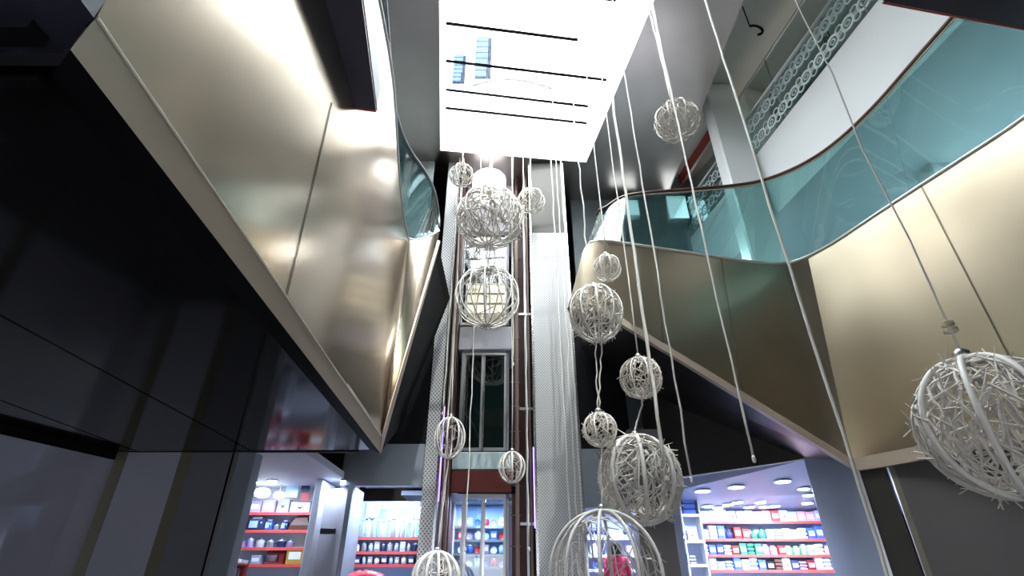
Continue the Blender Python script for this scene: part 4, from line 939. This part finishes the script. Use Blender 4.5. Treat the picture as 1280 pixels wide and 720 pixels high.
# ---------------------------------------------------------------- person in pink
def person():
    base = atY(770, 690, 11.75); bx, by = base.x, 11.75
    H = 1.68; t = thing('person', (bx, by, FZ), 'person with dark hair in a pink top seen from behind through the hoop ball', 'person')
    SKIN = mat('skin', (.45, .26, .18), .5); PINK = mat('pink red cotton', (.85, .05, .16), .7, noise=.1, nscale=6); JEAN = mat('dark trousers', (.03, .03, .06), .7); HAIR = mat('dark hair', (.012, .008, .007), .45)
    V = []; E = []; R = []
    def v(x, y, z, r, ry=None, par=None):
        V.append((x, y, z)); R.append((r, ry or r)); i = len(V) - 1
        if par is not None: E.append((par, i))
        return i
    pel = v(0, 0, .92, .135, .10); wa = v(0, .0, 1.08, .115, .085, pel); ch = v(0, 0, 1.25, .14, .095, wa); sh = v(0, 0, 1.38, .10, .07, ch); nk = v(0, -.0, 1.44, .05, None, sh); hd = v(0, .02, 1.53, .075, .085, nk); tp_ = v(0, .02, 1.61, .06, .07, hd)
    for s in (-1, 1):
        hip = v(s * .09, 0, .86, .085, None, pel); kn = v(s * .10, .01, .48, .058, None, hip); an = v(s * .10, -.02, .09, .038, None, kn); v(s * .105, .07, .04, .036, None, an); v(s * .11, .14, .03, .026, None, len(V) - 1)
        s1_ = v(s * .17, 0, 1.36, .052, None, sh); el = v(s * .22, -.02, 1.10, .038, None, s1_); wr = v(s * .20, .14, .98, .025, None, el); pa = v(s * .19, .20, .975, .03, .016, wr); kn_ = v(s * .185, .245, .97, .032, .014, pa)
        for q in range(4):
            o = (q - 1.5) * .017; L = (.062, .074, .07, .055)[q]
            f1 = v(s * .185 + o, .27, .965, .009, None, kn_); f2 = v(s * .185 + o, .27 + L * .5, .955, .008, None, f1); v(s * .185 + o, .27 + L * .85, .935, .007, None, f2)
        t1 = v(s * .155, .215, .965, .010, None, pa); v(s * .14, .245, .95, .009, None, t1)
    me = bpy.data.meshes.new('person_body'); me.from_pydata([tuple(p) for p in V], E, [])
    o = bpy.data.objects.new('body', me); COL.objects.link(o); o.parent = t
    for mm in (SKIN,): me.materials.append(mm)
    md = o.modifiers.new('skin', 'SKIN')
    for i, sv in enumerate(me.skin_vertices[0].data): sv.radius = R[i]; sv.use_root = (i == 0)
    md.use_smooth_shade = True; sb = o.modifiers.new('sub', 'SUBSURF'); sb.levels = 2; sb.render_levels = 2
    # clothing shells
    m = MB(); c = Vector((bx, by, FZ)); n = 20
    def ell(rx, ry, z): return [c + Vector((rx * math.cos(2 * math.pi * k / n), ry * math.sin(2 * math.pi * k / n), z)) for k in range(n)]
    rings = [ell(.175, .125, .80), ell(.17, .125, .9), ell(.15, .11, 1.08), ell(.175, .125, 1.25), ell(.19, .115, 1.34), ell(.13, .09, 1.42), ell(.07, .065, 1.45)]
    vs = [p for r_ in rings for p in r_]; m.add(vs, [(i * n + k, i * n + (k + 1) % n, (i + 1) * n + (k + 1) % n, (i + 1) * n + k) for i in range(len(rings) - 1) for k in range(n)], PINK)
    for s in (-1, 1): m.tube([c + Vector((s * .13, 0, 1.37)), c + Vector((s * .18, 0, 1.34)), c + Vector((s * .215, -.015, 1.2)), c + Vector((s * .225, -.02, 1.1)), c + Vector((s * .215, .07, 1.03))], [.06, .07, .062, .055, .048], PINK, 12)
    m.make('top', t, True)
    m = MB()
    for s in (-1, 1): m.tube([c + Vector((s * .085, 0, .90)), c + Vector((s * .09, 0, .8)), c + Vector((s * .10, .01, .48)), c + Vector((s * .10, -.01, .1))], [.105, .11, .08, .065], JEAN, 14)
    m.make('trousers', t, True)
    m = MB(); hc = c + Vector((0, .0, 1.56)); m.lathe(hc, [(.05, -.20), (.095, -.16), (.115, -.05), (.115, .03), (.09, .095), (.03, .125)], HAIR, 18); m.make('hair', t, True)
    m = MB()
    for s in (-1, 1): m.box((bx + s * .105 - .045, by - .06, FZ), (bx + s * .105 + .045, by + .19, FZ + .07), MATTE, .02)
    m.make('shoes', t)
person()

# ---------------------------------------------------------------- sun and added fill lamps
sun = bpy.data.lights.new('sun', 'SUN'); sun.energy = 3.0; sun.angle = math.radians(.6); sun.color = (1, .96, .88)
so = bpy.data.objects.new('sun', sun); so.rotation_euler = (math.radians(28), math.radians(8), 0); COL.objects.link(so)

def fill_lamp(name, loc, rot, sx, sy, power, col=(1, .95, .88)):
    l = bpy.data.lights.new(name, 'AREA'); l.energy = power; l.color = col; l.shape = 'RECTANGLE'; l.size = sx; l.size_y = sy
    o = bpy.data.objects.new(name, l); o.location = loc; o.rotation_euler = rot; COL.objects.link(o)
# added unseen fill: behind the viewer for the hall, on the galleries for the rooms
fill_lamp('rear_fill_light', (0, -3.6, 2.4), (math.radians(80), 0, 0), 9, 1.6, 170, (.85, .9, 1))
fill_lamp('gallery_fill_light', (4.2, 11.6, 9.1), (0, 0, 0), 3, .5, 300, (.9, .97, 1))
fill_lamp('gallery_fill_light', (9.5, 7.5, 9.05), (0, 0, 0), .6, 4, 500, (.9, .97, 1))
fill_lamp('gallery_fill_light', (9.0, 8, 13.5), (0, 0, 0), .8, 5, 160, (1, .97, .92))
fill_lamp('gallery_fill_light', (-5, 8.5, 12.4), (0, 0, 0), 2, 3, 160, (.9, .97, 1))
